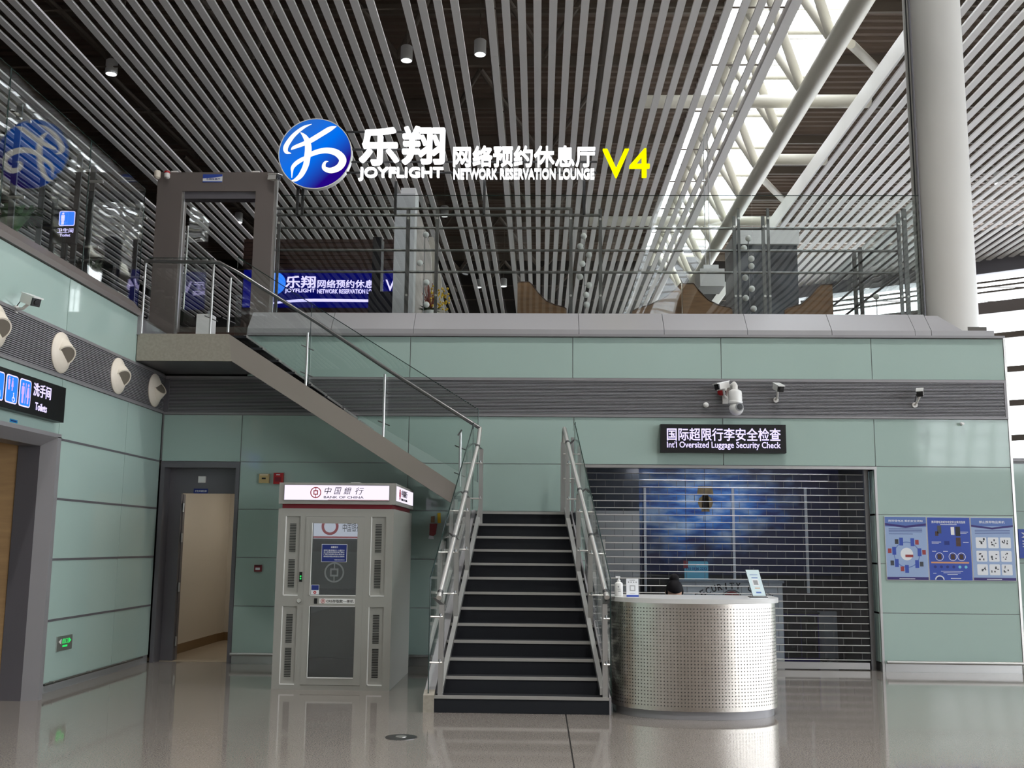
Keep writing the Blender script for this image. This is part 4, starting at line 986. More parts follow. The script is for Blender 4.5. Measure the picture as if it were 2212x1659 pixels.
def person_icon(par, cx_, z0, h, skirt=False):
    m_ = MB(); ft.disc(cx_, z0+h*.92, h*.075, .005, .007, m_, 14)
    if skirt: ft.poly([(cx_-h*.07,z0+h*.82),(cx_+h*.07,z0+h*.82),(cx_+h*.16,z0+h*.32),(cx_-h*.16,z0+h*.32)], .005, .007, m_); ft.rect(cx_-h*.06,cx_-h*.01,z0,z0+h*.32,.005,.007,m_); ft.rect(cx_+h*.01,cx_+h*.06,z0,z0+h*.32,.005,.007,m_)
    else: ft.rrect(cx_-h*.13,cx_+h*.13,z0+h*.42,z0+h*.82,h*.04,.005,.007,m_); ft.rect(cx_-h*.085,cx_-h*.01,z0,z0+h*.42,.005,.007,m_); ft.rect(cx_+h*.01,cx_+h*.085,z0,z0+h*.42,.005,.007,m_)
    return m_.build('figure', 'led_pink', par)
m0, y0 = ics[2]; person_icon(m0, y0+wic*.27, zb_+H_*.12, H_*.74); person_icon(m0, y0+wic*.73, zb_+H_*.12, H_*.74, True); ft.rect(y0+wic*.49,y0+wic*.52,zb_+H_*.12,zb_+H_*.86,.005,.007).build('divider', 'led_pink', m0)
m0, y0 = ics[1]; person_icon(m0, y0+wic*.22, zb_+H_*.46, H_*.46); person_icon(m0, y0+wic*.5, zb_+H_*.44, H_*.46, True)
def wheel(par, cx_, cz, r):
    m_ = MB(); ft.ring(cx_,cz,r*.72,r,.005,.007,m_,20); ft.disc(cx_-r*.1,cz+r*2.3,r*.3,.005,.007,m_,12); ft.rect(cx_-r*.25,cx_+r*.1,cz+r*.6,cz+r*1.9,.005,.007,m_); ft.poly([(cx_-r*.1,cz+r*.6),(cx_+r*.9,cz+r*.6),(cx_+r*1.2,cz-r*.7),(cx_+r*.9,cz-r*.7),(cx_+r*.7,cz+r*.3),(cx_-r*.1,cz+r*.3)],.005,.007,m_)
    m_.build('wheelchair_mark', 'led_lilac', par)
wheel(m0, y0+wic*.66, zb_+H_*.16, H_*.09)
m0, y0 = ics[0]; wheel(m0, y0+wic*.5, zb_+H_*.25, H_*.17)
def zbox(a, b, c, d): p, q, r_, s__ = tz(*a), tz(*b), tz(*c), tz(*d); return p, q, r_, s__
y0, z1 = tz(665,700); y1 = tz(1015,800)[0]
ft.letters('洗手间', tz(670,750)[0], tz(1012,850)[0], tz(840,915)[1], tz(840,660)[1], 0, .003, .014, 'led_lilac', tsn)
ft.letters('Toilets', tz(700,1080)[0], tz(928,1150)[0], tz(815,1185)[1], tz(815,1035)[1], 0, .003, .014, 'led_lilac', tsn)
sb = thing('blue_sticker', 'small bright blue sticker on the glass below the toilet sign', 'sticker', P(28,910,X=XL))
a_, b_ = P(21,904,X=XL), P(37,915,X=XL); SIDE(XL).rect(a_.y,b_.y,b_.z,a_.z,.001,.003).build('face', 'sky_sticker', sb); SIDE(XL).rect(a_.y+.02,b_.y-.02,(a_.z+b_.z)/2-.006,(a_.z+b_.z)/2+.006,.003,.004).build('print', 'navy', sb)
ex = thing('exit_sign', 'low level steel plate with a glowing green exit mark on the left wall', 'exit sign', P(137,1388,X=XL))
a_, b_ = P(122,1373,X=XL), P(152,1404,X=XL); se = SIDE(XL)
o = se.rect(a_.y,b_.y,b_.z+.015,a_.z-.015,.001,.014).build('plate', 'steel', ex)
my, mz = (a_.y+b_.y)/2, (a_.z+b_.z)/2
m_ = MB(); se.text('出口', my-.06, my+.07, mz-.005, mz+.05, .014, .016, 0, m_); se.poly([(b_.y-.09,mz-.01),(b_.y-.03,mz+.02),(b_.y-.09,mz+.05)], .014, .016, m_); se.rect(my-.05,my+.06,mz-.04,mz-.02,.014,.016,m_); m_.build('glow_mark', 'led_green', o)
se.poly([(a_.y+.09,mz-.01),(a_.y+.03,mz+.02),(a_.y+.09,mz+.05)], .014, .016).build('dim_arrow', 'white_paint', o)
# posters
def poster(label, x0, x1, z0, z1, bgm):
    t = thing('poster', label, 'poster', ((x0+x1)/2, YW, (z0+z1)/2), 'safety posters on the right wall')
    bx('board', 'white_panel', t, x0, x1, YW-.014, YW-.001, z0, z1); q = FRONT(YW-.014)
    s_ = q.rect(x0+.006,x1-.006,z0+.006,z1-.006,0,.001).build('sheet', bgm, t)
    return t, s_, Plane2((x0, YW-.015, z0), (1,0,0), (0,0,1)), x1-x0, z1-z0
t, s_, q, W, H = poster('pale blue battery safety poster with a ring of phones, leftmost of three', 4.455, 4.992, 1.145, 1.955, 'pale_blue')
q.rect(.006,W-.006,.84*H,H-.006,0,.0006).build('header', 'mid_blue', s_); q.poly([(.006,.86*H),(W/2,.82*H),(W-.006,.86*H),(W-.006,.895*H),(W/2,.855*H),(.006,.895*H)],.0006,.0012).build('chevron', 'purple_print', s_)
q.text('携带锂电池 乘机安全须知', .05,W-.05,.915*H,.95*H,.0006,.0012,.01).build('title', 'paper', s_); q.rect(.006,W-.006,.006,.05*H,0,.0008).build('footer', 'purple_print', s_); q.rect(.16,.36,.02*H,.03*H,.0008,.0014).build('footer_text', 'paper', s_)
m_ = MB()
for i, z in enumerate((.80,.775,.755,.72)): q.rect(.05,W-.06-(.12 if i == 3 else 0),z*H,z*H+.006,0,.0006,m_)
m_.build('body_text', 'navy', s_)
q.ring(W*.5,.40*H,.155,.165,0,.0006).build('circle_line', 'mid_blue', s_); q.disc(W*.5,.41*H,.08,0,.0006).build('centre_disc', 'paper', s_); q.rect(W*.5-.02,W*.5+.08,.36*H,.40*H,.0006,.0012).build('red_item', 'dull_red', s_)
for i in range(7):
    an = math.radians(62+i*51.4); cx_, cz_ = W*.5+.165*math.cos(an), .40*H+.18*math.sin(an); o = q.rect(cx_-.024,cx_+.024,cz_-.05,cz_+.05,.0006,.0014).build('phone_picture', 'blue_print', s_); q.rect(cx_+(.035 if math.cos(an) > 0 else -.08),cx_+(.08 if math.cos(an) > 0 else -.035),cz_-.03,cz_+.03,.0006,.0012).build('small_picture', 'marble_dark' if i % 2 else 'dull_red', s_)
t, s_, q, W, H = poster('deep blue power bank rules poster, middle of three', 4.997, 5.548, 1.145, 1.953, 'blue_print')
q.text('携带锂电池或充电宝安全乘机指南', .06,W-.06,.90*H,.94*H,0,.0006,.012).build('title', 'paper', s_); q.rect(.17,.38,.875*H,.885*H,0,.0006).build('subtitle', 'paper', s_)
for x, z, w_, h_, mm in ((.13,.74,.05,.10,'marble_dark'),(.10,.70,.04,.06,'wood_dark'),(.30,.72,.045,.10,'white_gloss'),(.36,.70,.06,.12,'black'),(.21,.56,.065,.05,'navy'),(.36,.54,.06,.11,'wood_dark')): q.rect(x,x+w_,z*H,(z*H)+h_,0,.0008).build('device_picture', mm, s_)
for x in (.14,.31,.42): q.ring(x,.375*H,.046,.052,0,.0008).build('mark_ring', 'paper', s_); q.rect(x-.025,x+.025,.335*H,.415*H,0,.0008).build('device_picture', 'wood_dark', s_)
q.rect(.03,W-.04,.27*H,.295*H,0,.0008).build('orange_bar', 'orange_print', s_)
m_ = MB()
for x0, x1, z in ((.05,.17,.60),(.05,.14,.58),(.42,.52,.76),(.42,.5,.74),(.45,.52,.60),(.05,.10,.455),(.19,.25,.455),(.15,.43,.145),(.18,.40,.12),(.23,.36,.095),(.05,.09,.11)): q.rect(x0,x1,z*H,z*H+.006,0,.0006,m_)
m_.build('body_text', 'paper', s_)
for i in range(6): q.disc(.08+i*.078,.215*H,.02,0,.0008,None,6).build('small_picture', 'navy' if i < 4 else 'teal_print', s_)
q.poly([(.13+.06*math.cos(a*math.pi/10),.012+.055*math.sin(a*math.pi/10)) for a in range(11)],0,.0008).build('dome_picture', 'paper', s_); q.poly([(.13+.045*math.cos(a*math.pi/10),.012+.04*math.sin(a*math.pi/10)) for a in range(11)],.0008,.0014).build('dome_inner', 'navy', s_)
q.rect(.27,.40,.03*H,.042*H,0,.0008).build('plane_picture', 'paper', s_)
t, s_, q, W, H = poster('pale blue prohibited items poster with nine white squares, rightmost of three', 5.553, 6.098, 1.147, 1.953, 'pale_blue')
q.rect(.006,W-.006,.86*H,H-.006,0,.0006).build('header', 'mid_blue', s_); q.poly([(.006,.85*H),(W/2,.81*H),(W-.006,.85*H),(W-.006,.88*H),(W/2,.84*H),(.006,.88*H)],.0006,.0012).build('chevron', 'purple_print', s_)
q.text('禁止携带物品乘机', .11,W-.11,.905*H,.945*H,.0006,.0012,.012).build('title', 'paper', s_); q.rect(.006,W-.006,.006,.05*H,0,.0008).build('footer', 'purple_print', s_); q.rect(.17,.36,.02*H,.03*H,.0008,.0014).build('footer_text', 'paper', s_)
m_ = MB()
for z in (.79,.765,.74): q.rect(.05,W-.05,z*H,z*H+.006,0,.0006,m_)
m_.build('body_text', 'navy', s_)
for i in range(3):
    for j in range(3):
        x0 = .055+i*.155; z0 = .09*H+(2-j)*.212*H; o = q.rrect(x0,x0+.135,z0,z0+.17*H,.012,0,.0008).build('item_square', 'paper', s_)
        m_ = MB(); rnd = random.Random(i*3+j)
        for k_ in range(5): ax_, az_ = x0+.02+rnd.random()*.08, z0+.015+rnd.random()*.085; q.rect(ax_,ax_+.008+rnd.random()*.018,az_,az_+.01+rnd.random()*.02,.0008,.0014,m_)
        m_.build('item_picture', 'marble_dark', o)
fs = thing('blue_board', 'blue board with white pictograms on the set back wall at far right', 'sign', (7.2, YR, 1.7))
a_, b_ = P(2198,1143,Y=YR), P(2213,1206,Y=YR); bx('board', 'blue_print', fs, a_.x, a_.x+.5, YR-.02, YR-.002, b_.z, a_.z); q = FRONT(YR-.02)
m_ = MB(); q.disc(a_.x+.12,b_.z+.09,.045,0,.002,m_,16); q.poly([(a_.x+.04,a_.z-.12),(a_.x+.15,a_.z-.05),(a_.x+.16,a_.z-.08),(a_.x+.09,a_.z-.13)],0,.002,m_); q.poly([(a_.x+.04,a_.z-.05),(a_.x+.07,a_.z-.05),(a_.x+.16,a_.z-.12),(a_.x+.13,a_.z-.13)],0,.002,m_)
for i in range(3): q.rect(a_.x+.05,a_.x+.45,a_.z-.18-i*.04,a_.z-.165-i*.04,0,.002,m_)
m_.build('print', 'paper', fs)
# ================================================================== WALL DEVICES
def plate(name, label, cat, px0, py0, px1, py1, m1, dep, inner=None):
    a_, b_ = P(px0,py0,Y=YW), P(px1,py1,Y=YW); t = thing(name, label, cat, ((a_.x+b_.x)/2, YW, (a_.z+b_.z)/2))
    bx('case', m1, t, a_.x, b_.x, YW-dep, YW-.001, b_.z, a_.z); q = FRONT(YW-dep)
    if inner:
        for nm_, mm, x0, x1, z0, z1 in inner: q.rect(a_.x+(b_.x-a_.x)*x0, a_.x+(b_.x-a_.x)*x1, b_.z+(a_.z-b_.z)*z0, b_.z+(a_.z-b_.z)*z1, 0, .006).build(nm_, mm, t)
    return t
plate('control_box', 'pale yellow control box with a dark slot left of the red alarm', 'control box', 562,1024,582,1044, 'yellow_box', .05, [('slot','black',.3,.7,.42,.58),('lid','cream',.08,.92,.85,.93)])
plate('fire_alarm', 'dark red fire alarm sounder on the wall above the bank booth', 'alarm', 594,1022,613,1046, 'red', .07, [('grille','booth_red',.2,.8,.2,.6),('label','white_paint',.3,.7,.78,.86)])
plate('call_point', 'small red and white fire call point left of the bank booth', 'call point', 551,1220,566,1235, 'booth_red', .04, [('window','paper',.2,.8,.25,.6),('frame','black',.1,.9,.8,.92)])
a_ = thing('emergency_light', 'small white square plate on the lintel of the recessed doorway', 'light', P(437,1036,Y=YD)); p0, p1 = P(430,1029,Y=YD), P(445,1043,Y=YD)
bx('case', 'white_paint', a_, p0.x, p1.x, YD-.03, YD, p1.z, p0.z); FRONT(YD-.03).rect(p0.x+.012,p1.x-.012,p1.z+.012,p0.z-.012,0,.004).build('diffuser', 'white_gloss', a_)
a_ = thing('door_plate', 'narrow blue room name plate over the recessed doorway', 'sign', P(433,1060,Y=YD)); p0, p1 = P(419,1055.5,Y=YD), P(449,1066,Y=YD)
bx('plate', 'navy', a_, p0.x, p1.x, YD-.008, YD, p1.z, p0.z); FRONT(YD-.008).text('卫生间请往前', p0.x+.015,p1.x-.015,p1.z+.018,p0.z-.018,0,.002,.01).build('lettering', 'paper', a_)
# red shape on the wall under the upper flight
rg = thing('red_wall_mark', 'red and white shape with a yellow strip on the wall beneath the upper stairs', 'tag', P(934,1140,Y=YW-.02))
def fz(zx, zy): q = P(910+zx*.193, 880+zy*.193, Y=YW-.02); return q.x, q.z
q = FRONT(YW-.004)
q.poly([fz(95,1300),fz(180,1300),fz(160,1420),fz(135,1440),fz(90,1430)], 0, .02).build('red_body', 'dull_red', rg); q.poly([fz(88,1435),fz(135,1443),fz(138,1475),fz(80,1470)], 0, .022).build('white_foot', 'paper', rg)
q.poly([fz(180,1185),fz(215,1180),fz(218,1295),fz(182,1295)], 0, .006).build('yellow_strip', 'flower_yellow', rg); q.poly([fz(108,1220),fz(150,1215),fz(148,1290),fz(105,1290)], 0, .008).build('brown_piece', 'wood_brown', rg)
# ---- bullet cameras
def bullet(label, base, head, aim, sc=1., dark=True):
    t = thing('security_camera', label, 'camera', base); base = Vector(base); head = Vector(head); aim = Vector(aim).normalized()
    side = aim.cross(Vector((0,0,1))).normalized(); upv = side.cross(aim)
    def obox(name, material, l0, l1, w_, h0, h1, par):
        pts = [head+aim*l+side*s_*w_/2+upv*h for l, s_, h in ((l0,-1,h0),(l0,1,h0),(l0,1,h1),(l0,-1,h1))]
        return MB().prism(pts, aim*(l1-l0)).build(name, material, par)
    b_ = obox('housing', 'white_paint', -.16*sc, .06*sc, .1*sc, -.05*sc, .045*sc, t); obox('sunshield', 'white_gloss', -.17*sc, .11*sc, .115*sc, .045*sc, .06*sc, t)
    f_ = obox('face', 'black', .06*sc, .085*sc, .098*sc, -.048*sc, .043*sc, t)
    MB().lathe([(.03*sc,0),(.03*sc,.01*sc),(.02*sc,.012*sc)], head+aim*.085*sc, aim, 16).build('lens', 'rubber', f_, True)
    MB().poly([base, base+(head-base)*.45+Vector((0,0,-.03)), head-aim*.06*sc-upv*.05*sc], .018*sc, 8).build('arm', 'white_paint', t, True)
    n = Vector((1,0,0)) if abs(base.x-XL) < .1 else Vector((0,-1,0))
    MB().lathe([(.045*sc,0),(.045*sc,.014)], base, n, 14).build('mount', 'white_paint', t, True)
    MB().poly([base+Vector((0,0,.02)), base+(head-base)*.4+Vector((0,0,.08)), head-aim*.15*sc], .005, 6).build('cable', 'black', t, True)
    return t
hp = P(70,650,X=XL+.22)
bullet('white bullet camera on the left wall above the air nozzles', (XL+.003, P(34,662,X=XL).y, P(34,668,X=XL).z), (hp.x,hp.y,hp.z), (.75,-.45,-.30), .85)
for px, py, ax, lab in ((1683,838,(.12,-.9,-.32),'white bullet camera alone in the middle of the louvre band'), (1987,849,(-.35,-.9,-.3),'white bullet camera near the right end of the louvre band'), (1556,834,(-.75,-.5,-.22),'white bullet camera beside the dome camera over the led sign')):
    h_ = P(px, py, Y=YW-.22); bullet(lab, (h_.x+(.0 if px != 1556 else .12), YW-.014, h_.z-.13), h_, ax, .8)
pz = thing('dome_camera', 'large white dome camera hanging from a curved arm over the led sign', 'camera', (2.55,YW,3.5)); h_ = P(1588,850,Y=YW-.28)
MB().poly([(h_.x-.06,YW-.012,h_.z+.0),(h_.x-.03,YW-.1,h_.z+.1),(h_.x,YW-.22,h_.z+.13),(h_.x,YW-.28,h_.z+.10),(h_.x,YW-.28,h_.z+.02)], .035, 12).build('arm', 'white_paint', pz, True)
bx('wall_plate', 'white_paint', pz, h_.x-.12, h_.x-.03, YW-.03, YW-.012, h_.z-.1, h_.z+.12)
MB().lathe([(.05,.05),(.08,.03),(.088,.0),(.088,-.1),(.094,-.105),(.094,-.13),(.075,-.14)], (h_.x,YW-.28,h_.z), n=28).build('housing', 'white_gloss', pz, True)
bl = MB().ball((h_.x+.01,YW-.285,h_.z-.195), .093, 24, 14).build('ball', 'white_gloss', pz, True)
MB().lathe([(.035,0),(.04,.01),(.02,.012)], (h_.x+.035,YW-.37,h_.z-.185), (.25,-1,-.1), 16).build('lens', 'black', bl, True); MB().lathe([(.055,0),(.055,.008)], (h_.x+.035,YW-.365,h_.z-.185), (.25,-1,-.1), 20).build('lens_plate', 'grey_soft', bl, True)
a_ = thing('round_sensor', 'small white ball sensor on the louvre left of the dome camera', 'sensor', P(1525,875,Y=YW-.05)); p0 = P(1525,875,Y=YW-.05)
MB().ball(p0, .038, 16, 10).build('ball', 'white_gloss', a_, True); MB().tube(p0,(p0.x,YW-.013,p0.z),.012).build('stem', 'white_paint', a_, True)
a_ = thing('strobe_siren', 'small red strobe siren below the bullet camera on the louvre', 'siren', P(1558,850,Y=YW-.1)); p0 = P(1558,849,Y=YW-.08)
MB().lathe([(.055,0),(.055,.02),(.04,.04)], (p0.x,p0.y,p0.z+.03)).build('base', 'white_paint', a_, True); MB().lathe([(.045,0),(.05,-.03),(.03,-.06)], (p0.x,p0.y,p0.z+.03)).build('lens', 'red', a_, True); MB().tube((p0.x,p0.y,p0.z+.05),(p0.x,YW-.013,p0.z+.05),.012).build('stem', 'white_paint', a_, True)
a_ = thing('wall_spot', 'tiny white sensor stub on the upper right glass panel', 'sensor', P(2077,916,Y=YW)); p0 = P(2077,916,Y=YW)
MB().tube((p0.x,YW-.001,p0.z),(p0.x,YW-.05,p0.z),.018,12).build('stub', 'white_paint', a_, True); MB().ball((p0.x-.02,YW-.05,p0.z), .022, 12, 8).build('cap', 'white_gloss', a_, True)
# ---- air nozzles on the left louvre band
def nozzle(y, z, label, dr):
    t = thing('air_nozzle', label, 'air nozzle', (XL+.012, y, z), 'cream air nozzles on the left louvre band')
    c_ = Vector((XL+.012, y, z)); d_ = Vector(dr).normalized()
    MB().lathe([(.215,0),(.218,.010),(.212,.02),(.185,.032),(.165,.045),(.145,.055),(.11,.065)], c_, (1,0,0), 36).build('flange', 'cream', t, True)
    p = c_+Vector((-.012,0,.02 if dr[2] < 0 else -.02)); MB().lathe([(.14,0),(.13,.06),(.122,.105)], p, d_, 32).build('spout', 'cream', t, True)
    MB().lathe([(.104,.104),(.104,.108)], p, d_, 32).build('spout_mouth', 'cream_dark', t, True); MB().lathe([(.122,.105),(.122,.112),(.106,.112),(.106,.105)], p, d_, 32).build('spout_rim', 'cream', t, True)
nozzle(9.3, 3.494, 'cream air nozzle cut by the left picture edge', (.7,-.32,-.5)); nozzle(10.656, 3.494, 'cream air nozzle next to the bullet camera above the toilet sign', (.7,-.32,-.5))
nozzle(12.163, 3.491, 'cream air nozzle in the middle between two others', (.7,-.32,-.5)); nozzle(13.356, 3.495, 'cream air nozzle under the landing with its mouth turned up', (.7,-.2,.5))
# ================================================================== UPPER LEVEL
# ---- glass entrance portal
po = thing('entrance_portal', 'grey metal door portal at the top of the stairs', 'portal', (-4.5, 13.95, ZU))
YP = 13.98
xa, xb, xc, xd = P(334,500,Y=YP).x, P(388,500,Y=YP).x, P(548,500,Y=YP).x, P(588,500,Y=YP).x
zt, zl = P(460,372,Y=YP).z, P(460,413,Y=YP).z
bx('post', 'alu_brown', po, xa, xb, YP, YP+.22, 4.26, zt); bx('post', 'alu_brown', po, xc, xd, YP, YP+.22, 4.55, zt)
bx('head', 'alu_brown', po, xb, xc, YP, YP+.22, zl, zt); bx('head_inner', 'alu_dark', po, xb, xc, YP+.03, YP+.19, zl-.1, zl)
bx('post_strip', 'steel', po, xb, xb+.03, YP+.02, YP+.06, 4.26, zl); bx('post_strip', 'steel', po, xd, xd+.03, YP+.05, YP+.12, 4.7, zt-.05)
pl = FRONT(YP); a_, b_ = P(439,377,Y=YP), P(480,394,Y=YP)
o = pl.rect(a_.x,b_.x,b_.z,a_.z,.001,.006).build('plaque', 'paper', po); pl.poly([(a_.x,a_.z),(b_.x,a_.z),(b_.x,a_.z-.03),((a_.x+b_.x)/2,a_.z-.05),(a_.x,a_.z-.06)],.006,.008).build('plaque_blue', 'blue_print', o); pl.rect(a_.x,b_.x,b_.z,b_.z+.015,.006,.008).build('plaque_line', 'blue_print', o); pl.text('乐翔休息厅', a_.x+.05,b_.x-.03,b_.z+.03,b_.z+.06,.006,.008,.01).build('plaque_text', 'navy', o)
bx('sensor_bar', 'white_paint', po, P(545,370,Y=YP).x, P(560,370,Y=YP).x, YP, YP+.06, zt, zt+.02); bx('sensor_bar', 'white_paint', po, P(370,370,Y=YP).x, P(384,370,Y=YP).x, YP, YP+.06, zt, zt+.02)
def ev(nm, lab, cat, px, py, mm, r, h):
    c_ = P(px, py, Y=YP-.06); t = thing(nm, lab, cat, c_); MB().lathe([(r*.8,h/2),(r,h*.35),(r,-h*.3),(r*.5,-h/2)], c_, n=18).build('body', mm, t, True); MB().tube((c_.x,c_.y,c_.z+h*.2),(c_.x,YP-.001,c_.z+h*.2),.012).build('stem', 'white_paint', t, True); return t
ev('portal_camera', 'small cream dome camera on the top left corner of the portal', 'camera', 340,378,'cream',.045,.12); t_ = ev('portal_alarm', 'small white box alarm with red cap on the portal', 'alarm', 361,380,'white_paint',.04,.08)
MB().lathe([(.04,0),(.035,.025)], P(361,374,Y=YP-.06)).build('cap', 'red', t_, True)
h_ = P(588,383,Y=YP-.12); bullet('small pale camera fixed to the top right corner of the portal', (xd-.01, YP+.0, h_.z+.04), h_+Vector((.05,0,0)), (.8,-.5,-.15), .75)
# open glass door leaf with long pull handles
gd = thing('glass_door', 'open glass door leaf with long steel pulls inside the portal', 'door', (-4.9, 14.3, ZU))
ga, gb = P(392,500,Y=YP+.24), P(404,500,Y=15.05)
MB().prism([(xb+.04,YP+.24,4.57),(gb.x+.35,14.95,4.57),(gb.x+.35,14.95,zl-.12),(xb+.04,YP+.24,zl-.12)], (.012,0,0)).build('glass_leaf', 'glass', gd)
for yy in (14.62,):
    for px, in ((395,),(402,)): 
        q_ = P(px,560,Y=yy); MB().tube((q_.x,yy,P(px,668,Y=yy).z),(q_.x,yy,P(px,488,Y=yy).z),.016).build('pull', 'steel_bright', gd, True)
q0, q1 = P(388,500,Y=14.6), P(406,500,Y=14.6); MB().tube((q0.x,14.61,q0.z),(q1.x,14.61,q0.z),.012).build('pull_bracket', 'steel', gd); q0 = P(388,656,Y=14.6); MB().tube((q0.x,14.61,q0.z),(q1.x,14.61,q0.z),.012).build('pull_bracket', 'steel', gd)
a_, b_ = P(358,592,Y=14.5), P(399,632,Y=14.5); o = FRONT(14.5).rect(a_.x,b_.x,b_.z,a_.z,0,.006).build('notice', 'grey_soft', gd); FRONT(14.5).ring((a_.x+b_.x)/2,a_.z-.09,.035,.045,.006,.008).build('ban_ring', 'dull_red', o); FRONT(14.5).rect(a_.x+.06,b_.x-.06,b_.z+.06,b_.z+.07,.006,.008).build('notice_text', 'dull_red', o)
wbx = thing('white_box', 'plain white box with a small knob on the upper landing', 'box', (-4.3,13.5,4.11)); a_, b_ = P(425,678,Y=13.45), P(455,718,Y=13.45)
bx('body', 'white_gloss', wbx, a_.x, b_.x, 13.45, 13.65, 4.112, a_.z); bx('knob', 'grey_soft', wbx, b_.x-.05, b_.x-.02, 13.44, 13.47, a_.z, a_.z+.04)
# ---- glass screen on the left wall
gs = thing('glass_screen', 'tall frameless glass screen with steel posts along the top of the left wall', 'glass screen', (XL-.2, 9, 4.53))
XG = XL-.16; yy_ = [4.0, 6.6, P(10,300,X=XG).y, P(188,420,X=XG).y, P(303,560,X=XG).y]
for i in range(len(yy_)-1):
    pane([(XG,yy_[i]+.006,4.53),(XG,yy_[i]+.006,6.12),(XG,yy_[i+1]-.006,6.12),(XG,yy_[i+1]-.006,4.53)], (.012,0,0), gs, [0,1,2], material='glass')
for px, d_ in ((25,.12),(88,.5),(118,.7),(165,.12),(196,.12),(298,.12)):
    y = P(px,450,X=XG-d_).y; o = bx('post', 'steel_dark', gs, XG-d_-.03, XG-d_+.03, y-.012, y+.012, 4.45, 5.95 if d_ < .3 else 5.65)
    if d_ < .3:
        for z in (5.75, 4.95): MB().tube((XG-d_-.02,y-.03,z),(XG+.02,y-.03,z),.016,10).build('clamp', 'steel_bright', o, True)
for z in (5.5,): MB().tube((XG-.6,5,z),(XG-.6,11.4,z),.02).build('inner_rail', 'steel_dark', gs, True)
def fern(label, c, r, n, mm):
    t = thing('potted_fern', label, 'plant', c); c = Vector(c)
    MB().lathe([(.09,0),(.12,.18),(.11,.2)], c, n=16).build('pot', 'grey_soft', t, True); m_ = MB(); rnd = random.Random(n)
    for i in range(n):
        an = rnd.random()*6.28; l = r*(.6+.5*rnd.random()); d = Vector((math.cos(an),math.sin(an),0)); s_ = Vector((-d.y,d.x,0))*.014; p = [c+Vector((0,0,.2)), c+d*l*.5+Vector((0,0,.2+l*.75)), c+d*l+Vector((0,0,.2+l*.55))]
        m_.add([p[0]-s_,p[0]+s_,p[1]-s_*1.6,p[1]+s_*1.6,p[2]], [[0,1,3,2],[2,3,4]])
    m_.build('fronds', mm, t, kind='stuff')
fy = P(35,500,X=XG-.25); fern('green fern behind the glass screen at the left picture edge', (XG-.3, fy.y, 4.45), .42, 60, 'plant'); fy = P(200,590,X=XG-.25); fern('darker fern behind the glass screen near the portal', (XG-.3, fy.y, 4.45), .34, 50, 'plant_dark')
ts2 = thing('upper_toilet_sign', 'black standing toilet sign with blue pictogram behind the glass screen', 'sign', (-5.9,11,4.45)); YT = 11.2
a_, b_ = P(118,452,Y=YT), P(162,525,Y=YT)
o = bx('board', 'black', ts2, a_.x, b_.x, YT, YT+.06, b_.z, a_.z); q = FRONT(YT); c0, c1 = P(129,456,Y=YT), P(161,488,Y=YT)
q.rrect(c0.x,c1.x,c1.z,c0.z,.02,0,.003).build('pictogram_frame', 'led_lilac', o); q.rrect(c0.x+.008,c1.x-.008,c1.z+.008,c0.z-.008,.015,.003,.004).build('pictogram_field', 'led_blue', o)
m_ = MB(); mx_ = c0.x+.045; q.disc(mx_,c0.z-.03,.012,.004,.006,m_,12); q.rect(mx_-.02,mx_+.02,c1.z+.06,c0.z-.045,.004,.006,m_); q.rect(mx_-.014,mx_+.014,c1.z+.015,c1.z+.06,.004,.006,m_); m_.build('figure', 'led_lilac', o)
q.text('卫生间', c0.x-.01,c1.x-.01,P(140,503,Y=YT).z,P(140,493,Y=YT).z,.0,.003,.01).build('lettering', 'led_lilac', o); q.text('Toilet', c0.x+.02,c1.x-.04,P(140,511,Y=YT).z,P(140,505,Y=YT).z,.0,.003,.01).build('lettering', 'led_lilac', o)
bx('stem', 'black', ts2, (a_.x+b_.x)/2-.03, (a_.x+b_.x)/2+.03, YT+.01, YT+.05, 4.47, b_.z); bx('foot', 'black', ts2, a_.x, b_.x, YT-.08, YT+.14, 4.45, 4.47)
# ---- front railing of the lounge
fr_ = thing('lounge_railing', 'steel post and pipe railing with glass along the front of the lounge', 'railing', (1, 14.1, 4.6))
YF = 14.12
zr = [P(1100,y,Y=YF).z for y in (493,541,588)]
xe = P(1945,540,Y=YF).x
for z in zr: MB().tube((xd+.02,YF,z),(xe,YF,z),.018).build('rail', 'steel_dark', fr_, True)
for px, ptop, w_ in ((600,460,.02),(880,450,.028),(943,450,.024),(1233,450,.024),(1297,452,.024),(1587,468,.022),(1597,450,.018),(1650,468,.022),(1661,450,.018),(1944,462,.022),(1957,452,.03)):
    x = P(px,560,Y=YF-.03).x; z1 = P(px,ptop,Y=YF-.03).z
    o = bx('post', 'steel_dark', fr_, x-w_, x+w_, YF-.045, YF-.02, 4.56, z1)
    for z in (z1-.15, 4.95): MB().lathe([(.016,0),(.016,.012)], (x,YF-.045,z), (0,-1,0), 12).build('bolt', 'steel_bright', o, True)
px = [xd+.08]+[P(x,560,Y=YF-.1).x for x in (912,1267,1627)]+[P(1992,560,Y=YF-.1).x]
zg = P(1100,422,Y=YF-.1).z
for i in range(4): pane([(px[i]+.004,YF-.1,4.68),(px[i]+.004,YF-.1,zg),(px[i+1]-.004,YF-.1,zg),(px[i+1]-.004,YF-.1,4.68)], (0,.012,0), fr_, [1], material='glass')
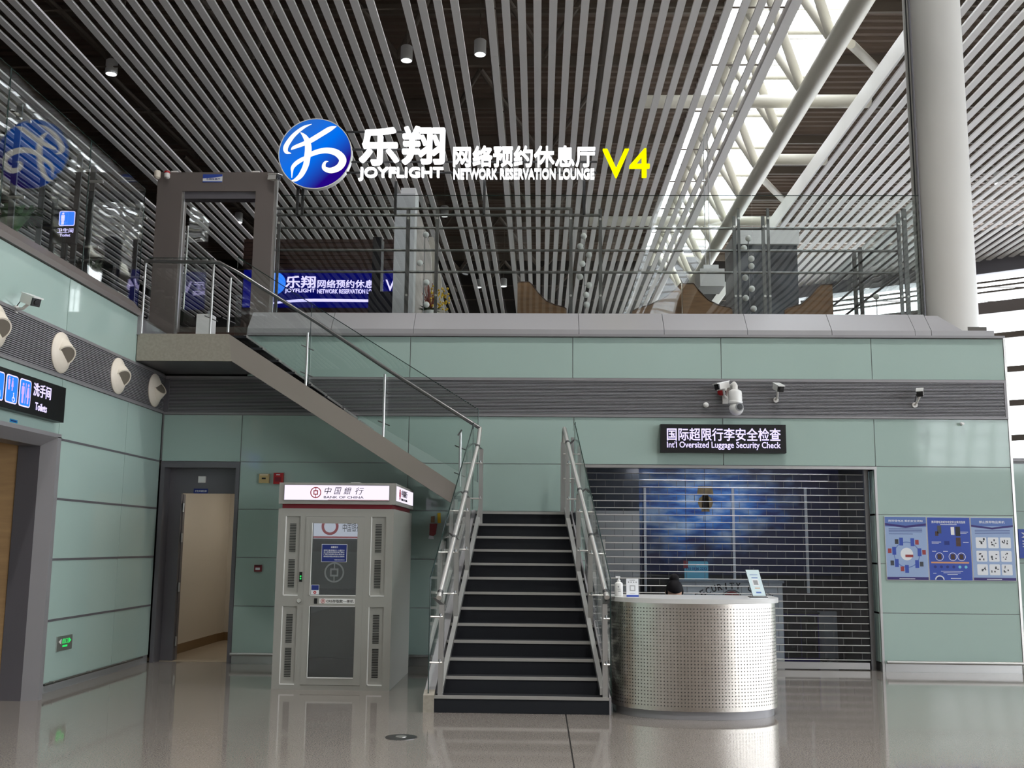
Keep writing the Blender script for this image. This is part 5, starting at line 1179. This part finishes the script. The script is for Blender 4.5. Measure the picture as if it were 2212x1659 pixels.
# ---- side railing going back on the right
sr = thing('lounge_railing', 'steel railing with glass running back along the right side of the lounge', 'railing', (5.0, 18, 4.6))
XR_ = xe
for z in zr: MB().tube((XR_,YF,z),(XR_,27,z),.018).build('rail', 'steel_dark', sr, True)
for y in (15.9,16.2,17.7,18.0,19.5,21.3,23): bx('post', 'steel_dark', sr, XR_-.03, XR_+.03, y-.012, y+.012, 4.56, zr[0]+.25)
for y0 in (14.1,16.9,19.7,22.5): pane([(XR_+.22,y0,4.56),(XR_+.22,y0,zg),(XR_+.22,y0+2.78,zg),(XR_+.22,y0+2.78,4.56)], (.012,0,0), sr, [], material='glass')
# ---- illuminated lounge sign on a frame
YSN = 14.0
sg = thing('lounge_sign', 'illuminated lounge sign with round blue logo and white lettering above the railing', 'sign', (-1.1, YSN, 6.2))
fsn = FRONT(YSN)
def sx(x): return P(x, 340, Y=YSN).x
def sz(y, x=1000): return P(x, y, Y=YSN).z
lc = P(682,334,Y=YSN); rad = .507
disc = MB().lathe([(rad,-.04),(rad,.04)], (0,0,0), (0,-1,0), 64).mesh('logo_disc', True); disc.materials.append(MATS['logo_blue'])
ob = bpy.data.objects.new('logo_disc', disc); COL.objects.link(ob); ob.parent = sg; ob.matrix_parent_inverse = Matrix.Translation(-sg.location); ob.location = (lc.x, YSN+.0, lc.z); bpy.context.view_layer.update()
fsn.ring(lc.x,lc.z,rad,rad+.012,-.045,.045,None,64).build('logo_rim', 'white_gloss', sg)
def sp_(zx, zy): q = P(590+zx*.10246, 250+zy*.10246, Y=YSN-.04); return q.x, q.z
kz = .10246*YSN/2258*1.02
emis('logo_cream', (226,222,214), .9)
for pts in ([(815,178,5),(640,250,60),(450,400,85),(330,550,100),(265,680,105),(285,770,75),(380,795,12)],
            [(380,722,10),(440,672,70),(650,590,95),(800,520,110),(1000,400,112),(1200,280,105),(1335,228,10)],
            [(580,355,15),(660,430,85),(722,540,125),(742,700,145),(725,850,140),(690,1050,125),(590,1250,110),(480,1350,75),(395,1372,20)],
            [(760,830,100),(950,760,115),(1150,735,130),(1350,790,150),(1468,930,160),(1400,1080,150),(1230,1155,125),(1090,1120,95),(1070,1040,75),(1110,975,45),(1165,966,10)],
            [(720,870,70),(600,930,90),(480,1010,90),(410,1100,72),(400,1200,35),(395,1310,12)]):
    fsn.stroke([(*sp_(a, b), w_*kz) for a, b, w_ in pts], .041, .047).build('brush_stroke', 'logo_cream', ob)
def line(t, x0, x1, y0, y1, bold, mm='led_white', dd=.06):
    xm = (x0+x1)/2; fsn.letters(t, sx(x0), sx(x1), sz(y1, xm), sz(y0, xm), 0, dd, bold, mm, sg)
line('乐', 779, 860, 280, 356, .026); line('翔', 871, 959, 277, 355, .022)
line('JOYFLIGHT', 777, 958, 364, 391, .018); line('网络预约休息厅', 980, 1285, 318, 361, .014); line('NETWORK RESERVATION LOUNGE', 981, 1283, 367, 388, .018); line('V4', 1302, 1402, 324, 385, .004, 'led_yellow')
for y0, x0, x1 in ((284,740,962),(322,756,960),(349,757,1290),(372,740,1290)): 
    z = sz(y0); bx('mount_bar', 'rubber', sg, sx(x0), sx(x1), YSN+.005, YSN+.025, z-.012, z+.012)
for x0, x1, y in ((597,1233,447),(597,1297,461)): MB().tube((sx(x0),YSN+.08,sz(y)),(sx(x1),YSN+.08,sz(y)),.02).build('frame_tube', 'steel_dark', sg, True)
for x0, yt in ((645,405),(656,405),(856,390),(1047,388),(1262,388)): bx('frame_post', 'rubber', sg, sx(x0)-.018, sx(x0)+.018, YSN+.025, YSN+.06, sz(461), sz(yt))
# ---- blue illuminated wall deep in the lounge
YI = 19.0
def iw(x, y, Y=YI): return P(x, y, Y=Y)
rc = thing('reception_wall', 'dark brown slatted reception wall with a glowing navy sign inside the lounge', 'reception wall', (-4.5, YI, ZU))
a_, b_ = iw(527,515), iw(862,690)
bx('wall_body', 'wood_dark', rc, a_.x, b_.x, YI+.05, YI+.4, ZU, a_.z)
for i in range(7): z = iw(700,520+i*9).z; bx('wall_slat', 'wood_dark', rc, a_.x, b_.x, YI+.02, YI+.05, z-.03, z+.03)
a_, b_ = iw(527,583), iw(862,664); o = bx('navy_panel', 'led_navy', rc, a_.x, b_.x, YI, YI+.05, b_.z, a_.z); fi = FRONT(YI)
def il(t, x0, x1, y0, y1, bold): fi.letters(t, iw(x0,620).x, iw(x1,620).x, iw(700,y1).z, iw(700,y0).z, 0, .02, bold, 'led_lilac', o)
il('乐翔',617,681,597,622,.016); il('JOYFLIGHT',616,681,624,634,.012); il('网络预约休息厅',686,828,605,622,.01); il('NETWORK RESERVATION LOUNGE',686,828,625,634,.012); il('V4',833,868,604,628,.005)
c_ = iw(592,612); fi.disc(c_.x,c_.z,.22,0,.02).build('logo_disc', 'led_blue', o)
fi.stroke([(iw(590,655).x,iw(590,655).z,.03),(iw(660,649).x,iw(660,649).z,.05),(iw(797,650).x,iw(797,650).z,.045)], 0, .02).build('light_swoosh', 'led_lilac', o)
bx('reception_desk', 'wood_dark', rc, iw(560,690).x, iw(800,690).x, YI-1.6, YI-1.2, ZU, ZU+.65)
dp = thing('dark_post', 'dark navy square post in front of the glowing lounge sign', 'post', (iw(820,600,17.5).x,17.5,ZU)); bx('shaft', 'rubber', dp, iw(803,600,17.5).x, iw(822,600,17.5).x, 17.5, 17.8, ZU, iw(815,512,17.5).z); bx('base', 'black', dp, iw(798,600,17.5).x, iw(850,600,17.5).x, 17.45, 17.9, ZU, iw(815,631,17.5).z)
wp = thing('white_pillar', 'square white pillar with a stone panel standing inside the lounge', 'pillar', (iw(870,600,16).x,16.2,ZU))
bx('shaft', 'white_panel', wp, iw(849,600,16).x, iw(893,600,16).x, 16, 16.5, ZU, iw(870,418,16).z); bx('cap', 'white_gloss', wp, iw(861,600,16).x, iw(893,600,16).x, 16.02, 16.48, iw(870,418,16).z, iw(870,405,16).z)
q = FRONT(16.3); q.poly([(iw(x,y,16.3).x,iw(x,y,16.3).z) for x, y in ((893,690),(893,425),(910,470),(930,540),(937,690))], -.1, 0).build('stone_panel', 'marble_light', wp)
pk = thing('peach_panel', 'peach coloured panel standing behind the flowers in the lounge', 'panel', (iw(950,600,16.8).x,16.8,ZU)); q = FRONT(16.8)
q.poly([(iw(x,y,16.8).x,iw(x,y,16.8).z) for x, y in ((926,690),(926,512),(936,512),(952,600),(962,690))]+[(iw(962,690,16.8).x,ZU+.02),(iw(926,690,16.8).x,ZU+.02)], -.08, 0).build('board', 'beige_wall', pk); bx('foot', 'wood_brown', pk, iw(922,690,16.8).x, iw(966,690,16.8).x, 16.7, 16.98, ZU, ZU+.02)
fl = thing('flower_arrangement', 'flower arrangement of red stems and yellow blossoms behind the railing', 'flowers', (iw(930,670,15.2).x,15.2,ZU)); c_ = iw(930,672,15.2)
MB().lathe([(.08,ZU-c_.z),(.12,-.1),(.1,.0)], c_, n=16).build('vase', 'white_gloss', fl, True); rnd = random.Random(5); m1, m2, m3 = MB(), MB(), MB()
for i in range(26): e_ = c_+Vector((rnd.uniform(-.12,.1),rnd.uniform(-.1,.1),rnd.uniform(.2,.5))); m1.tube(c_, e_, .005, 5)
for i in range(70): m2.ball(c_+Vector((rnd.uniform(.0,.28),rnd.uniform(-.12,.12),rnd.uniform(.03,.36))), rnd.uniform(.01,.022), 6, 4)
for i in range(40):
    an = rnd.random()*6.28; d = Vector((math.cos(an),math.sin(an),rnd.uniform(.0,.5)))*rnd.uniform(.1,.24); s_ = Vector((-d.y,d.x,0)).normalized()*.025; m3.add([c_, c_+d*.5-s_, c_+d, c_+d*.5+s_], [[0,1,2,3]])
m1.build('red_stems', 'flower_red', fl, kind='stuff'); m2.build('yellow_blossoms', 'flower_yellow', fl, kind='stuff'); m3.build('leaves', 'plant', fl, kind='stuff')
# ---- curved wooden booth screens
def screen(label, pts, Y, mm='wood_brown', th=.05):
    xs = [iw(x,600,Y).x for x, _ in pts]; t = thing('booth_screen', label, 'partition', (sum(xs)/len(xs),Y,ZU), 'curved wooden booth screens in the lounge')
    prof = [(iw(x,y,Y).x, iw(x,y,Y).z) for x, y in pts]; x0, x1 = prof[0][0], prof[-1][0]
    FRONT(Y).poly([(x0,ZU)]+prof+[(x1,ZU)], -th, 0).build('board', mm, t)
    m_ = MB(); m_.poly([(x,Y-.005,z) for x, z in prof], .008, 6); m_.build('edge_band', 'wood_dark', t)
screen('brown curved wooden booth screen nearest the middle of the railing', [(1118,612),(1120,609),(1143,609),(1150,615),(1162,632),(1180,650),(1200,659),(1218,663),(1224,668)], 15.6)
screen('brown curved wooden booth screen rising to the right, left half of a pair', [(1366,672),(1380,665),(1405,658),(1440,640),(1462,622),(1470,612),(1472,612)], 15.9)
screen('brown curved wooden booth screen falling to the right, right half of a pair', [(1474,612),(1498,612),(1510,628),(1530,648),(1555,660),(1575,664),(1582,668)], 15.6)
screen('brown curved wooden booth screen at the right end beside the side railing', [(1695,670),(1700,665),(1730,657),(1750,640),(1765,622),(1773,615),(1798,614)], 15.6)
# ---- dark marble pillar, soffit block, hanging white unit
mp = thing('marble_pillar', 'dark veined marble pillar with white top block deep in the lounge', 'pillar', (iw(1690,600,21).x,21,ZU))
bx('shaft', 'marble_dark', mp, iw(1590,600,21).x, iw(1724,600,21).x, 21, 22.2, ZU, iw(1690,530,21).z); bx('top_block', 'white_gloss', mp, iw(1590,520,21).x, iw(1724,520,21).x, 20.9, 22.3, iw(1690,530,21).z, iw(1690,500,21).z)
hu = thing('hanging_unit', 'white cabinet hanging from thin rods below the truss', 'hanging unit', (iw(1540,600,24).x,24,6)); a_, b_ = iw(1512,580,24), iw(1566,618,24)
bx('body', 'white_paint', hu, a_.x, b_.x, 24, 24.8, b_.z, a_.z); bx('lid', 'white_gloss', hu, a_.x+.1, b_.x-.12, 24.1, 24.7, a_.z, a_.z+.12)
for x in (a_.x+.2, a_.x+.3): MB().tube((x,24.4,a_.z+.1),(x,24.4,ZR),.012,8).build('rod', 'steel', hu)
# ---- strings of white globes
gm = MB().ball((0,0,0), .045, 16, 10).mesh('globe', True); gm.materials.append(MATS['white_gloss'])
def globes(label, pts, Y, wire):
    t = thing('globe_string', label, 'globe string', (P(*pts[0],Y=Y).x,Y,ZU), 'strings of white globes behind the railing')
    a_, b_ = P(*wire[0],Y=Y), P(*wire[1],Y=Y); MB().tube((a_.x,Y,ZU),(a_.x-.0,Y,a_.z),.006,8).build('stem', 'steel_dark', t)
    for p in pts:
        c_ = P(*p,Y=Y-.02); o = bpy.data.objects.new('globe', gm); COL.objects.link(o); o.parent = t; o.matrix_parent_inverse = Matrix.Translation(-t.location); o.location = c_
        MB().tube((a_.x,Y,c_.z),(c_.x,Y,c_.z),.004,6).build('twig', 'steel_dark', t)
globes('string of white globes in front of the white pillar', [(920,507),(907,568),(921,610),(921,658)], 14.4, ((918,507),(914,680)))
globes('string of white globes at the middle of the railing', [(1261,510),(1253,532),(1272,551),(1258,570),(1253,598),(1272,616),(1266,637),(1267,658)], 14.4, ((1262,510),(1264,680)))
globes('string of white globes in front of the dark marble pillar', [(1617,515),(1607,536),(1623,559),(1623,575),(1610,600),(1624,624),(1611,644),(1628,667)], 14.4, ((1616,515),(1620,680)))
globes('lone white globe on a stem near the side railing', [(1893,641)], 14.9, ((1893,641),(1893,680)))
# ================================================================== DOWNLIGHTS
def downlight(x, y, label, watts):
    t = thing('downlight', label, 'ceiling lamp', (x,y,ZR+.1), 'cylinder downlights in the ceiling gaps')
    MB().lathe([(.12,.0),(.125,.02),(.125,.3),(.1,.32)], (x,y,ZR+.02), n=20).build('can', 'white_panel', t, True); MB().lathe([(.11,-.002),(.11,.004)], (x,y,ZR+.02), n=20).build('reflector', 'led_white', t, True)
    MB().tube((x,y,ZR+.34),(x,y,ZD-.1),.012,6).build('rod', 'tube_dark', t)
    if watts:  # wide spot, only in the unseen downlights added for the floor
        l = bpy.data.lights.new('added_spot', 'SPOT'); l.energy = watts; l.spot_size = math.radians(120); l.spot_blend = 1.; l.shadow_soft_size = .12; l.color = (1,.975,.945)
        o = bpy.data.objects.new('added_light', l); COL.objects.link(o); o.parent = t; o.location = (0,0,-.12)
GX1, GX2, GX3 = X0-1.2*PITCH_S+.06, X0-6.2*PITCH_S+.05, X0-27.7*PITCH_S+.05

for (x, y), lab in zip(((P(240,162,Z=ZR).x,P(240,162,Z=ZR).y),(P(515,482,Z=ZR).x,P(515,482,Z=ZR).y),(P(878,133,Z=ZR).x,P(878,133,Z=ZR).y),(P(1037,120,Z=ZR).x,P(1037,120,Z=ZR).y),(P(960,468,Z=ZR).x,P(960,468,Z=ZR).y),(P(1067,622,Z=ZR).x-.6,P(1067,622,Z=ZR).y),(P(1088,620,Z=ZR).x,P(1088,620,Z=ZR).y),(P(2158,398,Z=ZR).x,P(2158,398,Z=ZR).y)),
    ('cylinder downlight at upper left in the leftmost ceiling gap','cylinder downlight seen through the portal opening','cylinder downlight above the white sign lettering, left of a pair','cylinder downlight above the white sign lettering, right of a pair','cylinder downlight behind the railing beside the white pillar','distant cylinder downlight low behind the flowers','distant cylinder downlight low beside the wooden screen','cylinder downlight right of the tall column')):
    downlight(x, y, lab, 0)
for x, wx_, WATT in ((GX3,'leftmost',0), (GX2,'second',1700), (3.0,'third',2300), (12.0,'rightmost',2500)):  # unseen downlights added to brighten the floor, leftmost column without a spot
    for y, wy in ((-10.,'rear'), (0.,'middle'), (9.8,'front')): downlight(x, y, 'unseen added cylinder downlight overhead, %s of the %s row' % (wx_, wy), WATT*(.35 if y > 5 else 1.25))
